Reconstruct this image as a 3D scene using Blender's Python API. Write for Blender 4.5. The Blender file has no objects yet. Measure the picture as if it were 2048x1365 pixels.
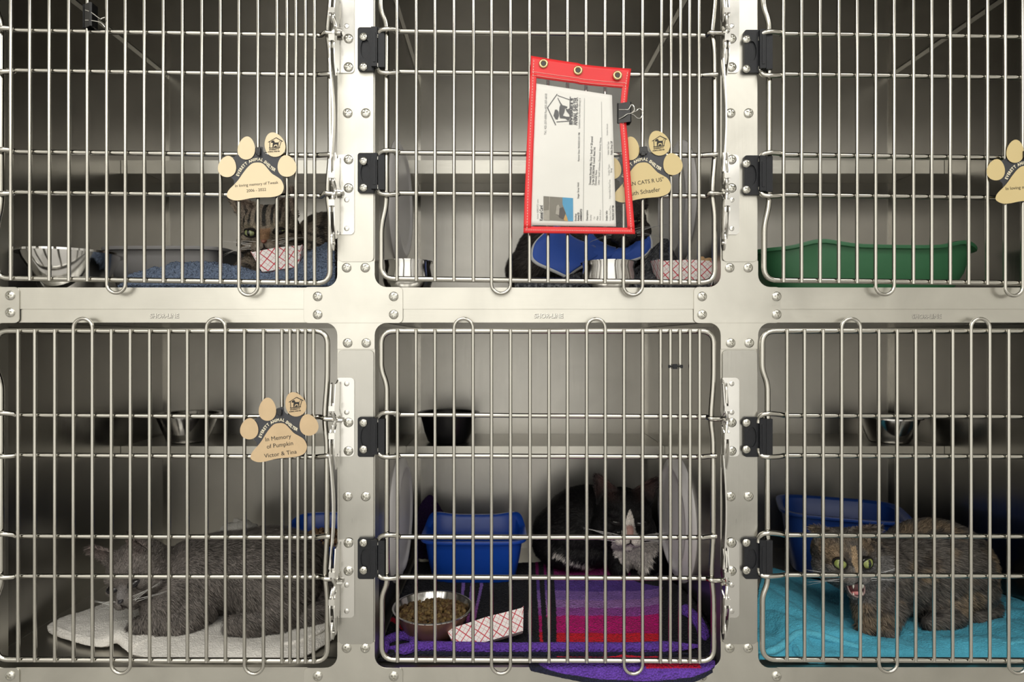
import bpy, bmesh, math, random
import numpy as np
from mathutils import Vector, Matrix, Euler, noise as mnoise
from mathutils.geometry import tessellate_polygon, delaunay_2d_cdt
random.seed(7); rng = np.random.default_rng(7)
SC = bpy.context.scene; COL = SC.collection

# ---------------------------------------------------------------- camera, world, light, exposure
S = 0.0008            # metres per unit of the cage bank's measuring grid (about 1 px of the front plane)
DU = 1240.0           # camera distance from the front plane, in units
ZC = 1.26             # camera height, metres
cam_d = bpy.data.cameras.new('camera'); cam = bpy.data.objects.new('camera', cam_d); COL.objects.link(cam)
cam.location = (0, -DU*S, ZC); cam.rotation_euler = (math.pi/2, 0, 0)
cam_d.sensor_width = 36.0; cam_d.lens = 36.0*DU/2048.0
cam_d.shift_x = 24.0/2048.0; cam_d.clip_start = 0.02
cam_d.dof.use_dof = True; cam_d.dof.focus_distance = DU*S*1.03; cam_d.dof.aperture_fstop = 4.5
SC.camera = cam
SC.view_settings.view_transform = 'Standard'; SC.view_settings.look = 'None'
SC.view_settings.gamma = 1.0; SC.view_settings.exposure = -0.2; SC.view_settings.use_curve_mapping = False
W_ = bpy.data.worlds.new('world'); SC.world = W_; W_.use_nodes = True
W_.node_tree.nodes['Background'].inputs[0].default_value = (0.95, 0.97, 1.0, 1)
W_.node_tree.nodes['Background'].inputs[1].default_value = 0.30
def area(name, loc, rot, sx, sy, power, col=(1, 0.975, 0.925)):
    l = bpy.data.lights.new(name, 'AREA'); l.shape = 'RECTANGLE'; l.size = sx; l.size_y = sy; l.energy = power; l.color = col
    o = bpy.data.objects.new(name, l); COL.objects.link(o); o.location = loc; o.rotation_euler = rot
    return o
# the room's fluorescent ceiling troffers
area('ceiling_light_front', (-0.6, -1.0, 2.58), (0, 0, 0), 1.2, 0.5, 15)
area('ceiling_light_middle', (0.9, -1.0, 2.58), (0, 0, 0), 1.2, 0.5, 12)
area('ceiling_light_rear', (-0.5, -2.9, 2.58), (0, 0, 0), 4.4, 1.9, 80)
# added soft fill light behind the camera, not a real window
area('front_fill_light', (-0.4, -3.9, 1.15), (math.radians(90), 0, 0), 4.8, 2.2, 30, (1, .98, .93))

# ---------------------------------------------------------------- helpers
def U(x, y, z): return Vector((x*S, y*S, ZC + z*S))
def W(px, py, y=0.0):
    r = (DU+y)/DU
    return U((px-1000)*r, y, (682-py)*r)
def Wu(px, py, y=0.0):
    r = (DU+y)/DU
    return Vector(((px-1000)*r, y, (682-py)*r))
def FP(px, py, z):          # the point seen at (px, py) lying on the horizontal level z (units)
    r = z/(682.0-py); y = r*DU-DU
    return Vector(((px-1000)*r, y, z))
def V(p): return Vector((p[0]*S, p[1]*S, ZC+p[2]*S))

class MB:
    def __init__(s): s.v = []; s.f = []; s.m = []; s.uv = {}
    def add(s, vs, fs, mi=0):
        o = len(s.v); s.v += [tuple(p) for p in vs]; s.f += [tuple(i+o for i in f) for f in fs]; s.m += [mi]*len(fs); return o
    def box(s, a, b, mi=0):
        x0, y0, z0 = a; x1, y1, z1 = b
        vs = [(x, y, z) for z in (z0, z1) for y in (y0, y1) for x in (x0, x1)]
        s.add(vs, [(0, 2, 3, 1), (4, 5, 7, 6), (0, 1, 5, 4), (2, 6, 7, 3), (0, 4, 6, 2), (1, 3, 7, 5)], mi)
    def tube(s, pts, r, n=10, closed=False, mi=0, caps=True):
        P = [Vector(p) for p in pts]; m = len(P)
        if m < 2: return
        R = r if isinstance(r, (list, tuple)) else [r]*m
        T = []
        for i in range(m):
            if closed: t = P[(i+1) % m]-P[i-1]
            else: t = P[min(i+1, m-1)]-P[max(i-1, 0)]
            T.append(t.normalized() if t.length > 1e-12 else Vector((0, 0, 1)))
        up = Vector((0, 1, 0)) if abs(T[0].y) < .9 else Vector((1, 0, 0))
        nv = (up-T[0]*up.dot(T[0])).normalized(); vs = []
        for i in range(m):
            nv = (nv-T[i]*nv.dot(T[i])).normalized(); b = T[i].cross(nv)
            for k in range(n):
                a = 2*math.pi*k/n; vs.append(P[i]+(nv*math.cos(a)+b*math.sin(a))*R[i])
        fs = []
        for i in range(m if closed else m-1):
            j = (i+1) % m
            for k in range(n):
                k2 = (k+1) % n; fs.append((i*n+k, i*n+k2, j*n+k2, j*n+k))
        if not closed and caps:
            fs.append(tuple(range(n-1, -1, -1))); fs.append(tuple((m-1)*n+k for k in range(n)))
        s.add(vs, fs, mi)
    def ell(s, c, r, M=None, nu=24, nv=14, mi=0):
        vs = []; c = Vector(c)
        for i in range(nv+1):
            th = math.pi*i/nv
            for k in range(nu):
                a = 2*math.pi*k/nu
                p = Vector((r[0]*math.sin(th)*math.cos(a), r[1]*math.sin(th)*math.sin(a), r[2]*math.cos(th)))
                if M is not None: p = M @ p
                vs.append(c+p)
        fs = [(i*nu+k, (i+1)*nu+k, (i+1)*nu+(k+1) % nu, i*nu+(k+1) % nu) for i in range(nv) for k in range(nu)]
        s.add(vs, fs, mi)
    def lathe(s, prof, c=(0, 0, 0), n=48, mi=0, sq=None):     # prof: (r, z); sq: (a, b, corner exponent) squares it up
        vs = []
        for (r, z) in prof:
            for k in range(n):
                a = 2*math.pi*k/n; vs.append((c[0]+r*math.cos(a), c[1]+r*math.sin(a), c[2]+z))
        fs = [(i*n+k, i*n+(k+1) % n, (i+1)*n+(k+1) % n, (i+1)*n+k) for i in range(len(prof)-1) for k in range(n)]
        s.add(vs, fs, mi)
    def prism(s, loops, w0, w1, f, mi=0):   # 2-D outline(s) (first outer, rest holes) given depth w0..w1; f(a, b, w) -> point
        loops = [[(p[0], p[1]) for p in L] for L in loops]
        flat = [p for L in loops for p in L]
        tri = tessellate_polygon([[Vector((a, b, 0)) for a, b in L] for L in loops]); n = len(flat)
        vs = [f(a, b, w0) for a, b in flat]+[f(a, b, w1) for a, b in flat]
        fs = [tuple(t) for t in tri]+[tuple(i+n for i in reversed(t)) for t in tri]
        o = 0
        for L in loops:
            m = len(L)
            for i in range(m):
                j = (i+1) % m; fs.append((o+i, o+j, o+j+n, o+i+n))
            o += m
        s.add(vs, fs, mi)
    def grid(s, f, nu, nv, mi=0):
        vs = [f(i/nu, j/nv) for j in range(nv+1) for i in range(nu+1)]
        s.add(vs, [(j*(nu+1)+i, j*(nu+1)+i+1, (j+1)*(nu+1)+i+1, (j+1)*(nu+1)+i) for j in range(nv) for i in range(nu)], mi)
    def mesh(s, name, recalc=True):
        me = bpy.data.meshes.new(name); me.from_pydata([tuple(p) for p in s.v], [], s.f); me.update()
        me.polygons.foreach_set('material_index', s.m)
        if recalc:
            bm = bmesh.new(); bm.from_mesh(me); bmesh.ops.recalc_face_normals(bm, faces=bm.faces); bm.to_mesh(me); bm.free()
        return me
    def build(s, name, mats, parent=None, smooth=True, ang=40, origin=None, recalc=True):
        me = s.mesh(name, recalc)
        return link(name, me, mats, parent, smooth, ang, origin)

def link(name, me, mats, parent=None, smooth=True, ang=40, origin=None):
    o = bpy.data.objects.new(name, me); COL.objects.link(o)
    if not isinstance(mats, (list, tuple)): mats = [mats]
    if len(me.materials) == 0:
        for m in mats: me.materials.append(m)
    if smooth:
        me.polygons.foreach_set('use_smooth', [True]*len(me.polygons))
        if ang < 180: me.set_sharp_from_angle(angle=math.radians(ang))
    if origin is not None:
        origin = Vector(origin); me.transform(Matrix.Translation(-origin)); o.location = origin
    if parent is not None:
        o.parent = parent; o.location = o.location-wloc(parent)
    return o
def wloc(o):
    l = o.location.copy()
    while o.parent is not None: o = o.parent; l += o.location
    return l
def tag(o, label=None, cat=None, group=None, kind=None):
    if label: o['label'] = label
    if cat: o['category'] = cat
    if group: o['group'] = group
    if kind: o['kind'] = kind
    return o
def empty(name, loc, label, cat, group=None):
    o = bpy.data.objects.new(name, None); COL.objects.link(o); o.location = loc; o.empty_display_size = .02
    return tag(o, label, cat, group)
def mod_bevel(o, w, seg=2):
    m = o.modifiers.new('bevel', 'BEVEL'); m.width = w; m.segments = seg; m.limit_method = 'ANGLE'; m.angle_limit = math.radians(40)
def rr(x0, z0, x1, z1, r, n=6):     # rounded rectangle outline; r one radius or four (bl, br, tr, tl)
    R = r if isinstance(r, (list, tuple)) else [r]*4; out = []
    for (cx, cz, a0, q) in ((x0, z0, math.pi, R[0]), (x1, z0, 1.5*math.pi, R[1]), (x1, z1, 0, R[2]), (x0, z1, .5*math.pi, R[3])):
        sx = 1 if cx == x0 else -1; sz = 1 if cz == z0 else -1
        if q <= 0: out.append((cx, cz)); continue
        for k in range(n+1):
            a = a0+.5*math.pi*k/n; out.append((cx+sx*q+q*math.cos(a), cz+sz*q+q*math.sin(a)))
    return out
def smooth_path(P, n=8, closed=False):   # Catmull-Rom
    P = [Vector(p) for p in P]; m = len(P); out = []
    for i in range(m if closed else m-1):
        a, b, c, d = (P[(i-1) % m], P[i], P[(i+1) % m], P[(i+2) % m]) if closed else (P[max(i-1, 0)], P[i], P[i+1], P[min(i+2, m-1)])
        for k in range(n):
            t = k/n; out.append(.5*((2*b)+(c-a)*t+(2*a-5*b+4*c-d)*t*t+(3*b-a-3*c+d)*t**3))
    if not closed: out.append(P[-1])
    return out
def round_corners(P, r, n=6):            # polyline with its corners rounded
    P = [Vector(p) for p in P]; out = [P[0]]
    for i in range(1, len(P)-1):
        a, b, c = P[i-1], P[i], P[i+1]; rad = min(r, (a-b).length*.48, (c-b).length*.48)
        p0 = b+(a-b).normalized()*rad; p1 = b+(c-b).normalized()*rad
        for k in range(n+1):
            t = k/n; out.append(p0*(1-t)**2+b*2*t*(1-t)+p1*t*t)
    out.append(P[-1]); return out

# ---------------------------------------------------------------- materials
MATS = {}
def nodes(name):
    m = bpy.data.materials.new(name); m.use_nodes = True; nt = m.node_tree
    return m, nt, nt.nodes['Principled BSDF']
def mat(name, col, rough=.5, metal=0.0, spec=.5, bump=0, bscale=200, sheen=0, coat=0, var=0, vscale=8, trans=0):
    m, nt, b = nodes(name); N, L = nt.nodes, nt.links
    b.inputs['Base Color'].default_value = (*col, 1); b.inputs['Roughness'].default_value = rough
    b.inputs['Metallic'].default_value = metal; b.inputs['Specular IOR Level'].default_value = spec
    b.inputs['Sheen Weight'].default_value = sheen; b.inputs['Coat Weight'].default_value = coat
    tc = N.new('ShaderNodeTexCoord')
    if var:
        nz = N.new('ShaderNodeTexNoise'); nz.inputs['Scale'].default_value = vscale; nz.inputs['Detail'].default_value = 4
        L.new(tc.outputs['Object'], nz.inputs['Vector'])
        mx = N.new('ShaderNodeMix'); mx.data_type = 'RGBA'
        mx.inputs['A'].default_value = (*[c*(1-var) for c in col], 1); mx.inputs['B'].default_value = (*[min(1, c*(1+var)) for c in col], 1)
        L.new(nz.outputs['Fac'], mx.inputs['Factor']); L.new(mx.outputs['Result'], b.inputs['Base Color'])
    if bump:
        nz = N.new('ShaderNodeTexNoise'); nz.inputs['Scale'].default_value = bscale; nz.inputs['Detail'].default_value = 3
        L.new(tc.outputs['Object'], nz.inputs['Vector'])
        bp = N.new('ShaderNodeBump'); bp.inputs['Strength'].default_value = bump; bp.inputs['Distance'].default_value = .001
        L.new(nz.outputs['Fac'], bp.inputs['Height']); L.new(bp.outputs['Normal'], b.inputs['Normal'])
    return m
def steel(name, col, rough, stretch=(300, 300, 6), bump=.12, rv=.12, smudge=.1, metal=1.0):
    m, nt, b = nodes(name); N, L = nt.nodes, nt.links
    b.inputs['Metallic'].default_value = metal
    tc = N.new('ShaderNodeTexCoord')
    mp = N.new('ShaderNodeMapping'); mp.inputs['Scale'].default_value = stretch; L.new(tc.outputs['Object'], mp.inputs['Vector'])
    g = N.new('ShaderNodeTexNoise'); g.inputs['Scale'].default_value = 1.0; g.inputs['Detail'].default_value = 4; L.new(mp.outputs['Vector'], g.inputs['Vector'])
    sm = N.new('ShaderNodeTexNoise'); sm.inputs['Scale'].default_value = 7; sm.inputs['Detail'].default_value = 6; sm.inputs['Distortion'].default_value = .8
    L.new(tc.outputs['Object'], sm.inputs['Vector'])
    mr = N.new('ShaderNodeMapRange'); mr.inputs['To Min'].default_value = rough-rv*.6; mr.inputs['To Max'].default_value = rough+rv
    ad = N.new('ShaderNodeMath'); ad.operation = 'ADD'; L.new(g.outputs['Fac'], ad.inputs[0]); L.new(sm.outputs['Fac'], ad.inputs[1])
    hf = N.new('ShaderNodeMath'); hf.operation = 'MULTIPLY'; hf.inputs[1].default_value = .5; L.new(ad.outputs[0], hf.inputs[0])
    L.new(hf.outputs[0], mr.inputs['Value']); L.new(mr.outputs['Result'], b.inputs['Roughness'])
    mx = N.new('ShaderNodeMix'); mx.data_type = 'RGBA'
    mx.inputs['A'].default_value = (*[c*(1-smudge*2) for c in col], 1); mx.inputs['B'].default_value = (*[min(1, c*(1+smudge)) for c in col], 1)
    L.new(sm.outputs['Fac'], mx.inputs['Factor']); L.new(mx.outputs['Result'], b.inputs['Base Color'])
    bp = N.new('ShaderNodeBump'); bp.inputs['Strength'].default_value = bump; bp.inputs['Distance'].default_value = .0006
    L.new(g.outputs['Fac'], bp.inputs['Height']); L.new(bp.outputs['Normal'], b.inputs['Normal'])
    return m
M_post = steel('brushed_steel_post', (.64, .625, .57), .37, (500, 500, 12), .12, .14, .17)
M_rail = steel('brushed_steel_rail', (.64, .625, .57), .29, (12, 500, 500), .12, .14, .17)
M_plate = steel('steel_junction', (.66, .645, .59), .28, (12, 400, 500), .07, .14, .16)
M_cover = steel('steel_post_cover', (.50, .49, .455), .29, (600, 600, 14), .14, .14, .15)  # same steel darkened: duller reflection on the lower covers put into the colour
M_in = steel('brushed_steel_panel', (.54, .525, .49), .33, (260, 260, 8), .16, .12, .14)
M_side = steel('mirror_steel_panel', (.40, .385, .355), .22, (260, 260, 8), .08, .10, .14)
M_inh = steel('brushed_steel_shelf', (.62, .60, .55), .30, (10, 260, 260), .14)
M_rod = steel('steel_rod', (.57, .555, .51), .14, (60, 60, 60), .03, .08, .05)
M_latch = steel('steel_latch', (.74, .73, .70), .16, (80, 80, 80), .03, .08)
M_screw = steel('steel_screw', (.66, .65, .60), .18, (80, 80, 80), .02, .05)
M_bowl = steel('polished_steel_bowl', (.74, .73, .72), .12, (60, 60, 60), .03, .07)
M_groove = mat('dark_joint', (.06, .055, .05), .6)
M_black = mat('black_plastic', (.012, .013, .016), .45, spec=.3, bump=.25, bscale=900)
M_bclip = mat('black_clip_steel', (.01, .01, .011), .25)
M_disc = mat('translucent_plastic_cover', (.80, .78, .78), .38, bump=.1, bscale=60, var=.08)
def attr_mat(name, rough=.8, sheen=0, spec=.3, bump=0, bscale=800, dist=.002, vor=False):
    m, nt, b = nodes(name); N, L = nt.nodes, nt.links
    at = N.new('ShaderNodeAttribute'); at.attribute_name = 'Col'; L.new(at.outputs['Color'], b.inputs['Base Color'])
    b.inputs['Roughness'].default_value = rough; b.inputs['Sheen Weight'].default_value = sheen; b.inputs['Specular IOR Level'].default_value = spec
    b.inputs['Sheen Roughness'].default_value = .5
    if bump:
        tc = N.new('ShaderNodeTexCoord')
        nz = N.new('ShaderNodeTexVoronoi' if vor else 'ShaderNodeTexNoise'); nz.inputs['Scale'].default_value = bscale
        L.new(tc.outputs['Object'], nz.inputs['Vector'])
        bp = N.new('ShaderNodeBump'); bp.inputs['Strength'].default_value = bump; bp.inputs['Distance'].default_value = dist
        L.new(nz.outputs['Distance' if vor else 'Fac'], bp.inputs['Height']); L.new(bp.outputs['Normal'], b.inputs['Normal'])
    return m
M_fur = attr_mat('cat_fur', .55, .0, .35)
M_skin = attr_mat('cat_coat_base', .8, .0, .2)
M_eye = attr_mat('cat_eye', .06, 0, .8)
M_soft = attr_mat('terry_cloth_fine', .95, .05, .08, .6, 420, .0022, True)
M_terry = attr_mat('terry_cloth', .95, .05, .08, 1.0, 300, .005, True)
# ---------------------------------------------------------------- the room
EX, EY0, EY1, EH = 2.6, -4.0, 0.66, 2.6
M_floor = mat('vinyl_floor', (.40, .39, .37), .35, var=.1, vscale=3)
M_wall = mat('painted_wall', (.74, .73, .70), .6)
M_ceil = mat('ceiling_tile', (.78, .78, .75), .8)
def struct(name, a, b, m):
    q = MB(); q.box(a, b); o = q.build(name, m, smooth=False); o['kind'] = 'structure'; return o
struct('floor', (-EX, EY0, -.05), (EX, EY1, 0), M_floor)
struct('ceiling', (-EX, EY0, EH), (EX, EY1, EH+.05), M_ceil)
struct('wall_back', (-EX, EY1, 0), (EX, EY1+.1, EH), M_wall)
struct('wall_front', (-EX, EY0-.1, 0), (EX, EY0, EH), M_wall)
struct('wall_left', (-EX-.1, EY0, 0), (-EX, EY1, EH), M_wall)
struct('wall_right', (EX, EY0, 0), (EX+.1, EY1, EH), M_wall)

# ---------------------------------------------------------------- cage bank
COLS = [(-1050, -334), (-259, 456), (515, 1230)]          # inner side walls
OPEN = [(-1015, -325), (-250, 441), (515, 1205)]          # door openings in the face frame
POSTS = [(-1090, -1015), (-325, -250), (441, 515), (1205, 1280)]
ROWS = [(-653, 40), (105, 838)]                           # floor, ceiling levels
OPENZ = [(-648, 34), (110, 838)]
DEPTH = 712
RAILS = {}
ft = empty('cage_bank_frame', U(95, 0, -760), 'brushed steel face frame of posts, rails and junction plates around all six cages', 'cage frame')
for (a, b) in POSTS:
    m = MB(); m.box(U(a, 0, -760), U(b, 40, 905)); m.build('post', M_post, ft, False)
for (z0, z1, zc) in ((-760, -653, -700), (37, 107, 64), (838, 905, 870)):
    for i in range(3):
        a, b = OPEN[i]
        m = MB(); m.box(U(a, 0, zc), U(b, 34, z1)); m.box(U(a, 1.6, z0), U(b, 34, zc-1.2))
        m.box(U(a, 3, zc-1.2), U(b, 30, zc))
        r = m.build('rail', M_rail, ft, False)
        RAILS[(zc, i)] = r
# screw
def screw_mesh(r=9.5, h=4.5):
    m = MB(); n, k = 40, 12; vs = [(0, -h*.45*S, 0)]; fs = []
    def dep(x, z):
        w, l = r*.13, r*.56
        return (abs(x) < w and abs(z) < l) or (abs(z) < w and abs(x) < l)
    for i in range(1, k+1):
        q = r*i/k
        for j in range(n):
            a = 2*math.pi*j/n+.35; x, z = q*math.cos(a), q*math.sin(a)
            x2, z2 = x*math.cos(.5)+z*math.sin(.5), -x*math.sin(.5)+z*math.cos(.5)
            y = -h*math.sqrt(max(0, 1-(q/r)**2*.92))
            if dep(x2, z2): y = -h*.35
            vs.append((x*S, y*S, z*S))
    vs += [(r*math.cos(2*math.pi*j/n+.35)*S, 0, r*math.sin(2*math.pi*j/n+.35)*S) for j in range(n)]
    for j in range(n): fs.append((0, 1+j, 1+(j+1) % n))
    for i in range(k):
        for j in range(n):
            a = 1+i*n+j; b = 1+i*n+(j+1) % n; fs.append((a, a+n, b+n, b))
    m.add(vs, fs); me = m.mesh('screw'); me.materials.append(M_screw)
    me.polygons.foreach_set('use_smooth', [True]*len(me.polygons)); me.set_sharp_from_angle(angle=math.radians(35))
    return me
SCREW = screw_mesh(); SCREW_S = screw_mesh(8, 4)
def screw(px, py, parent, y=0.0, me=None):
    o = bpy.data.objects.new('screw', me or SCREW); COL.objects.link(o)
    a = random.random()*1.5; o.rotation_euler = (0, a, 0)
    o.parent = parent; o.location = W(px, py, y)-wloc(parent); return o
def fxz(y0): return lambda a, b, w: U(a, w, b)
# junction plates: a cross with concave inner corners and rounded lobes
def cross_plate(cx, cz, hw, up, dn, lf, rt, hz=36, r=24, q=9):
    def arc(x, z, rad, a0, a1, n=6): return [(x+rad*math.cos(a0+(a1-a0)*i/n), z+rad*math.sin(a0+(a1-a0)*i/n)) for i in range(n+1)]
    P = math.pi; x0, x1 = cx-hw, cx+hw; z0, z1 = cz-hz, cz+hz
    pts = []
    pts += arc(x1+r, z0-r, r, P, P/2)                       # lower right fillet
    pts += arc(rt-q, z0+q, q, -P/2, 0)+arc(rt-q, z1-q, q, 0, P/2)
    pts += arc(x1+r, z1+r, r, -P/2, -P)
    pts += [(x1, up), (x0, up)]
    pts += arc(x0-r, z1+r, r, 0, -P/2)
    pts += arc(lf+q, z1-q, q, P/2, P)+arc(lf+q, z0+q, q, P, 1.5*P)
    pts += arc(x0-r, z0-r, r, P/2, 0)
    pts += [(x0, dn), (x1, dn)]
    return pts
JX = [(-1052, -1095, -960), (-287.5, -392, -194), (478, 387, 560), (1243, 1150, 1290)]
for (x, lf, rt) in JX:
    for cz, row in ((72, 0), (-689, 1), (871, 2)):
        up, dn = cz+88, cz-88
        m = MB()
        if x < -1000: out = cross_plate(x, cz, 37.5, up, dn, x-40, rt)
        else: out = cross_plate(x, cz, 37.5, up, dn, lf, rt)
        m.prism([out], -2.4, 0, fxz(0)); o = m.build('junction_plate', M_plate, ft, True, 30, origin=U(x, 0, cz)); mod_bevel(o, .0006, 1)
        if row != 2:
            if abs(x) < 1000:
                base = 1000+x
                oy = 0 if row == 0 else 761
                for dx in (-19, 18): screw(base+dx, 535.5+oy, o, -2.4)
                if row == 0:
                    for dx in (-17, 20): screw(base+dx, 686, o, -2.4)
                for dy in ((592, 628) if row == 0 else (1352,)):
                    screw(base+75, dy+1, o, -2.4); screw(base-77 if x < 0 else base-74, dy+1, o, -2.4)
            elif x < 0:
                for dy in ((591, 625) if row == 0 else (1352,)): screw(20.5, dy, o, -2.4)
for i, (a, b) in enumerate(POSTS):
    for k, (z0, z1) in enumerate(((158, 790), (-605, -18))):
        m = MB(); m.prism([rr(a+3, z0, b-2, z1, (9, 9, 9, 9))], -4.2, -1.5, fxz(0))
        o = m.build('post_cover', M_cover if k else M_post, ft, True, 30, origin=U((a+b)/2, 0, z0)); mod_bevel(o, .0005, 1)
        if abs(a) < 1000:
            c = 1000+(a+b)/2
            for dx in (-17, 19): screw(c+dx, 226 if k == 0 else 993, o, -4.2)
# text
FONT_CACHE = {}
def glyphs(txt, size, off=0.0):
    key = (txt, size, off)
    if key not in FONT_CACHE:
        c = bpy.data.curves.new('t', 'FONT'); c.body = txt; c.size = size; c.resolution_u = 3; c.offset = off
        o = bpy.data.objects.new('t', c); COL.objects.link(o)
        me = bpy.data.meshes.new_from_object(o.evaluated_get(bpy.context.evaluated_depsgraph_get()))
        FONT_CACHE[key] = ([(v.co.x, v.co.y) for v in me.vertices], [tuple(p.vertices) for p in me.polygons])
        bpy.data.objects.remove(o); bpy.data.curves.remove(c); bpy.data.meshes.remove(me)
    return FONT_CACHE[key]
def text2(mb, txt, size, f, align='c', wscale=1.0, bold=0.0, mi=0):
    """flat lettering: f(x, y) -> point"""
    vs, fs = glyphs(txt, size, bold)
    if not vs: return
    x0 = min(v[0] for v in vs); x1 = max(v[0] for v in vs)
    off = {'c': (x0+x1)/2, 'l': x0, 'r': x1}[align]
    mb.add([f((x-off)*wscale, y) for x, y in vs], fs, mi)
M_engr = mat('stamp_edge', (.22, .215, .20), .5, .6)
M_stamp = steel('stamped_lettering', (.80, .78, .72), .25, (80, 80, 80), .02)
for ri, (cx, cy) in enumerate(((328.5, 631), (1097, 631), (1853, 632))):
    m = MB()
    text2(m, 'SHOR-LINE', 12, lambda x, y: W(cx+x*1.0+.6, cy+4.5-y+.6, 1.5), wscale=.98, bold=.62, mi=1)
    text2(m, 'SHOR-LINE', 12, lambda x, y: W(cx+x*1.0, cy+4.5-y, 1.2), wscale=.98, bold=.0)
    o = m.build('stamped_lettering', [M_stamp, M_engr], RAILS[(64, ri)], False, recalc=False)

# ---------------------------------------------------------------- cages
CAGE_LABEL = {
 (0, 1): 'upper left steel cage holding a brown tabby, a steel bowl and a grey tray',
 (1, 1): 'upper middle steel cage whose door carries the red document pocket',
 (2, 1): 'upper right steel cage holding only a green litter box',
 (0, 0): 'lower left steel cage holding a grey cat on a white towel',
 (1, 0): 'lower middle steel cage holding a black and white cat on a striped towel',
 (2, 0): 'lower right steel cage holding a hissing cat on a turquoise towel'}
BARS = {
 (0, 1): [22, 60, 99, 138, 175, 214, 251, 289, 327, 365, 404, 441, 478, 516, 554, 574, 592, 611, 629],
 (0, 0): [36.5, 70, 110, 147, 185, 223, 261, 299.5, 338, 375, 413, 451, 489, 527, 564, 580, 596, 611, 627],
 (1, 1): [794, 832.5, 870, 908, 947, 983, 1021, 1059, 1096, 1135, 1172, 1210, 1247, 1285, 1323, 1342, 1361, 1379, 1398],
 (1, 0): [795, 832, 870, 908, 946, 983, 1021, 1060, 1098, 1135, 1173.5, 1210.6, 1248, 1285, 1321, 1340.6, 1360, 1380, 1399],
 (2, 1): [1567, 1603, 1640, 1677.6, 1714, 1751, 1788, 1826.5, 1863, 1900, 1937, 1974.5, 2010, 2045]+[2083, 2102, 2121, 2140, 2159],
 (2, 0): [1574, 1609, 1646, 1683, 1720.5, 1757.6, 1794, 1831, 1868, 1905, 1941.5, 1979, 2017, 2054]+[2088, 2107, 2126, 2145, 2163]}
LOOP_DN = {(0, 1): (5, 12), (1, 1): (5, 12), (2, 1): (5, 12), (0, 0): (5, 12), (1, 0): (5, 12), (2, 0): (5, 12)}
LOOP_UP = {(0, 0): (3, 10), (1, 0): (3, 10), (2, 0): (3, 10)}
RODS = {   # (y at left end, y at right end)
 (0, 1): [(60, 71), (140, 150), (303, 311), (384, 392)],
 (1, 1): [(62, 71), (143, 151), (305, 311), (386, 392)],
 (2, 1): [(67, 76), (148, 157), (309, 318), (389, 398)],
 (0, 0): [(830, 834), (910, 914), (1072, 1075), (1152, 1154)],
 (1, 0): [(829, 834), (911, 914), (1074, 1075), (1154, 1157)],
 (2, 0): [(831, 834), (911, 914), (1070, 1074), (1150, 1153)]}
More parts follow.
